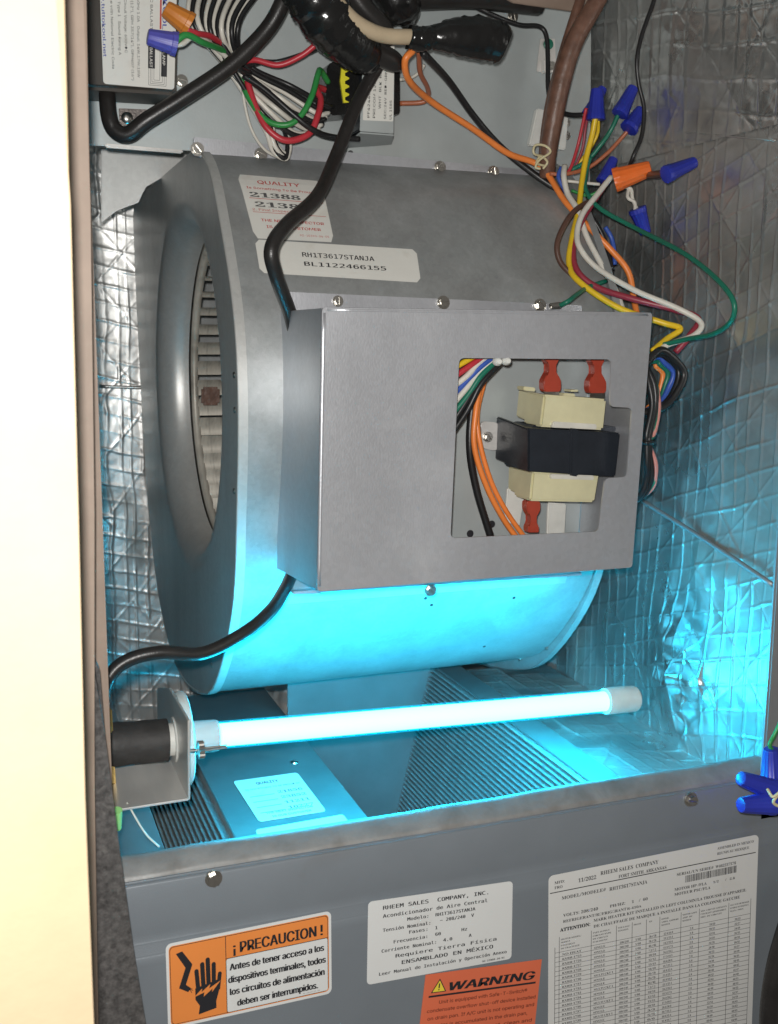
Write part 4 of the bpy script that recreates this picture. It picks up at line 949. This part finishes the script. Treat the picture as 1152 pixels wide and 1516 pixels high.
# harness along the right of the box
for k, (m, lab, r) in enumerate((('w_black', 'black wire looping widest beside the box', .0030), ('w_black', 'inner black wire loop beside the box', .0026), ('w_blue', 'blue wire loop beside the box', .0022), ('w_dgreen', 'green wire loop beside the box', .0021), ('w_orange', 'orange wire loop beside the box', .0022))):
    s_ = 1-k*.17; yy = .085+k*.005
    wire([(950, 545-k*3, yy), (975, 546-26*s_, yy), (962+32*s_, 548-20*s_, yy), (966+46*s_, 556-8*s_, yy), (966+40*s_, 572, yy), (964+22*s_, 590+10*s_, yy), (950, 612, yy)], r, m, lab)
for k, (m, lab, dx) in enumerate((('w_black', 'outer black wire hugging the right side of the box', 0), ('w_dgreen', 'green wire hugging the right side of the box', 3), ('w_pink', 'pink wire hugging the right side of the box', 6), ('w_black', 'inner black wire hugging the right side of the box', -6))):
    wire([(955, 540, .09), (966+dx, 568, .085), (970+dx, 600, .082), (964+dx, 640, .08), (960+dx*.3, 655, .08), (963+dx, 685, .08), (966+dx, 706, .082), (958+dx, 726, .085), (940, 742, .09)], .0018 if m != 'w_black' else .0024, m, lab)
tube('cable_tie', pxs([(950, 653, .08), (958, 656, .074), (968, 655, .08), (960, 654, .088), (950, 653, .082)]), .0016, 'w_black', None, 6, label='black cable tie round the wires beside the box', cat='cable tie')
# wire connectors
def nut(base, tip, r, m, label, Y, Y2=None):
    b, t_ = at(*base, Y=Y), at(*tip, Y=Y if Y2 is None else Y2); L = np.linalg.norm(t_-b); r = r*.92
    return lathe('wire_connector', b, t_-b, [(0, r*.82), (.0003, r), (L*.18, r*.98), (L*.2, r*.92), (L*.93, r*.66), (L*.985, r*.60), (L, r*.42)], m, None, 48, True, .035, label, 'wire connector', 'twist on wire connectors', 12)
nut((882, 178), (884, 131), .0075, 'nut_blue', 'stubby blue connector above the yellow wires', .188)
nut((870, 172), (893, 130), .0058, 'nut_blue', 'blue connector half hidden behind the stubby one', .200)
nut((917, 170), (938, 129), .0068, 'nut_blue', 'tall slanted blue connector on the green wire', .178)
nut((930, 192), (950, 162), .0075, 'nut_blue', 'blue connector on the brown orange wire', .178)
nut((892, 270), (909, 234), .0058, 'nut_blue', 'blue connector behind the orange one', .188)
nut((909, 267), (964, 249), .0092, 'nut_orange', 'big orange connector at the right of the harness', .155, .14)
nut((985, 259), (1029, 240), .0066, 'nut_blue', 'blue connector pointing furthest right over the foil', .105)
nut((943, 308), (956, 346), .0070, 'nut_blue', 'blue connector hanging from the twisted white pair', .158)
nut((282, 38), (244, 12), .0086, 'nut_rust', 'dull orange connector on the ballast label', .180)
nut((262, 66), (218, 54), .0080, 'nut_violet', 'violet blue connector on the ballast label', .172)
# ---- coil of ballast leads held by a tie
leads = []
tie = (355, 100)
spec = []
mats = ['w_white', 'w_black']*7
for k in range(14):
    x0 = 284+k*8.5; m = mats[k]
    off = (k-6.5)
    p1 = (tie[0]+off*1.9-2, tie[1]-off*.9, .215-(k % 4)*.004)
    mid = (tie[0]-20+off*5.5-16, 44-abs(off)*1.5, .205-(k % 3)*.006)
    a = k/13
    out1 = (398+34*a, 176-48*a, .212-(k % 5)*.004)
    end = (436+46*a, 206-50*a, .205+(k % 3)*.004)
    hook = (470+22*a, 196-38*a, .214)
    P_ = [(x0, -26, .215), mid, p1, out1, end, hook]
    if k % 3 == 0: P_ = [(x0, -26, .215), mid, p1, (388+10*a, 186-20*a, .21), (404+8*a, 222-8*a, .212), (420+6*a, 236-6*a, .214), (428, 214, .216), (420, 190, .22)]
    sd = {0: 'first', 1: 'second', 2: 'third', 3: 'fourth', 4: 'fifth', 5: 'sixth', 6: 'seventh'}[k//2]
    wire(P_, .0019, m, '%s %s lead from the left in the tied coil of wires' % (sd, 'white' if m == 'w_white' else 'black'), 'wire', 'tied coil of ballast leads')
wire([(276, 44, .176), (292, 52, .18), (312, 54, .19), (336, 72, .205), (356, 92, .21), (380, 90, .205), (412, 96, .2), (446, 84, .195), (470, 64, .19)], .0022, 'w_red', 'red wire from the dull orange connector to the taped bundle')
wire([(356, 104, .205), (382, 90, .207), (412, 92, .204), (450, 80, .2), (474, 68, .195)], .0018, 'w_black', 'black wire beside the red one under the thick cable')
wire([(258, 64, .172), (276, 52, .172), (300, 62, .18), (330, 76, .20), (352, 96, .21), (368, 140, .205), (392, 176, .198), (420, 186, .194), (446, 172, .192), (462, 140, .192), (470, 112, .198), (474, 104, .205), (486, 122, .215)], .0023, 'w_green', 'green wire from the violet connector looping to the transformer')
wire([(260, 66, .174), (272, 64, .174), (290, 54, .18), (318, 70, .195), (346, 94, .205)], .0019, 'w_white', 'white wire twisted round the green one')
wire([(366, 120, .205), (378, 160, .202), (396, 190, .198), (426, 207, .196), (456, 198, .196), (472, 172, .198), (474, 146, .204), (468, 132, .21), (486, 134, .22)], .0025, 'w_red', 'red wire loop at the bottom of the tied coil')
wire([(360, 112, .2), (392, 134, .196), (432, 168, .192), (462, 192, .192), (490, 202, .196), (532, 206, .20)], .0022, 'w_black', 'black wire crossing the coil to the foot of the transformer')
wire([(358, 110, .208), (362, 150, .212), (372, 190, .216), (392, 222, .22), (418, 236, .224)], .0012, 'w_white', 'thin white wire at the left of the tied coil')
tube('cable_tie', pxs([(342, 92, .2), (352, 100, .19), (366, 108, .2), (372, 104, .215), (356, 94, .222), (342, 90, .21), (344, 94, .198)]), .0022, 'w_black', None, 8, label='black cable tie gathering the coil of leads', cat='cable tie')

# ================================================================== foreground and edges
quad = pq([(-400, -200), (92, -200), (104, 300), (116, 758), (126, 1180), (139, 1516), (146, 1760), (-400, 1760)], -.19)
wl = solid('wall', quad, (0, .05, 0), 'wall_paint', None, .004); tag(wl, 'overexposed cream wall edge close to the lens, left', 'wall', kind='structure')
jb = solid('door_jamb', pq([(40, -150), (126, -150), (134, 300), (140, 758), (140, 1100), (150, 1760), (40, 1760)], -.05), (0, .04, 0), 'jamb', None, .002); tag(jb, 'dark brown door jamb strip between the cream wall and the cabinet', 'door jamb')
fs = solid('foam_strip', pq([(122, 950), (148, 985), (156, 1090), (178, 1262), (197, 1400), (216, 1516), (240, 1700), (120, 1700)], -.03), (0, .018, 0), 'foam', None, .003, 3); tag(fs, 'speckled dark foam strip leaning at the lower left', 'foam strip')
sw = solid('stud', pq([(1141, 1180), (1230, 1160), (1230, 1760), (1136, 1760)], .03), (0, .03, 0), 'wood', None, .002); tag(sw, 'tan wood strip at the lower right edge', 'wood strip')
nut((1152, 1172), (1096, 1152), .0078, 'nut_blue', 'upper blue connector at the right end of the rail', -.03)
nut((1146, 1189), (1096, 1192), .0080, 'nut_blue', 'lower blue connector beside the access panel', -.035)
nut((1144, 1160), (1142, 1108), .0085, 'nut_blue', 'upright blue connector at the right edge', -.02)
wire([(1160, 1060, -.02), (1146, 1088, -.02), (1138, 1104, -.02), (1150, 1116, -.02)], .0014, 'w_green', 'thin green wire at the right edge above the blue connectors')
wire([(1136, 1168, -.04), (1144, 1180, -.045), (1152, 1172, -.045), (1146, 1188, -.045), (1158, 1196, -.045)], .0011, 'w_cream', 'thin cream wire between the two lower blue connectors')
tube('black_hose', pxs([(1180, 1330, -.02), (1160, 1390, -.02), (1147, 1440, -.02), (1139, 1500, -.02), (1138, 1580, -.02)]), .0065, 'black_cable', None, 12, label='black cable curving down the lower right corner', cat='cable')
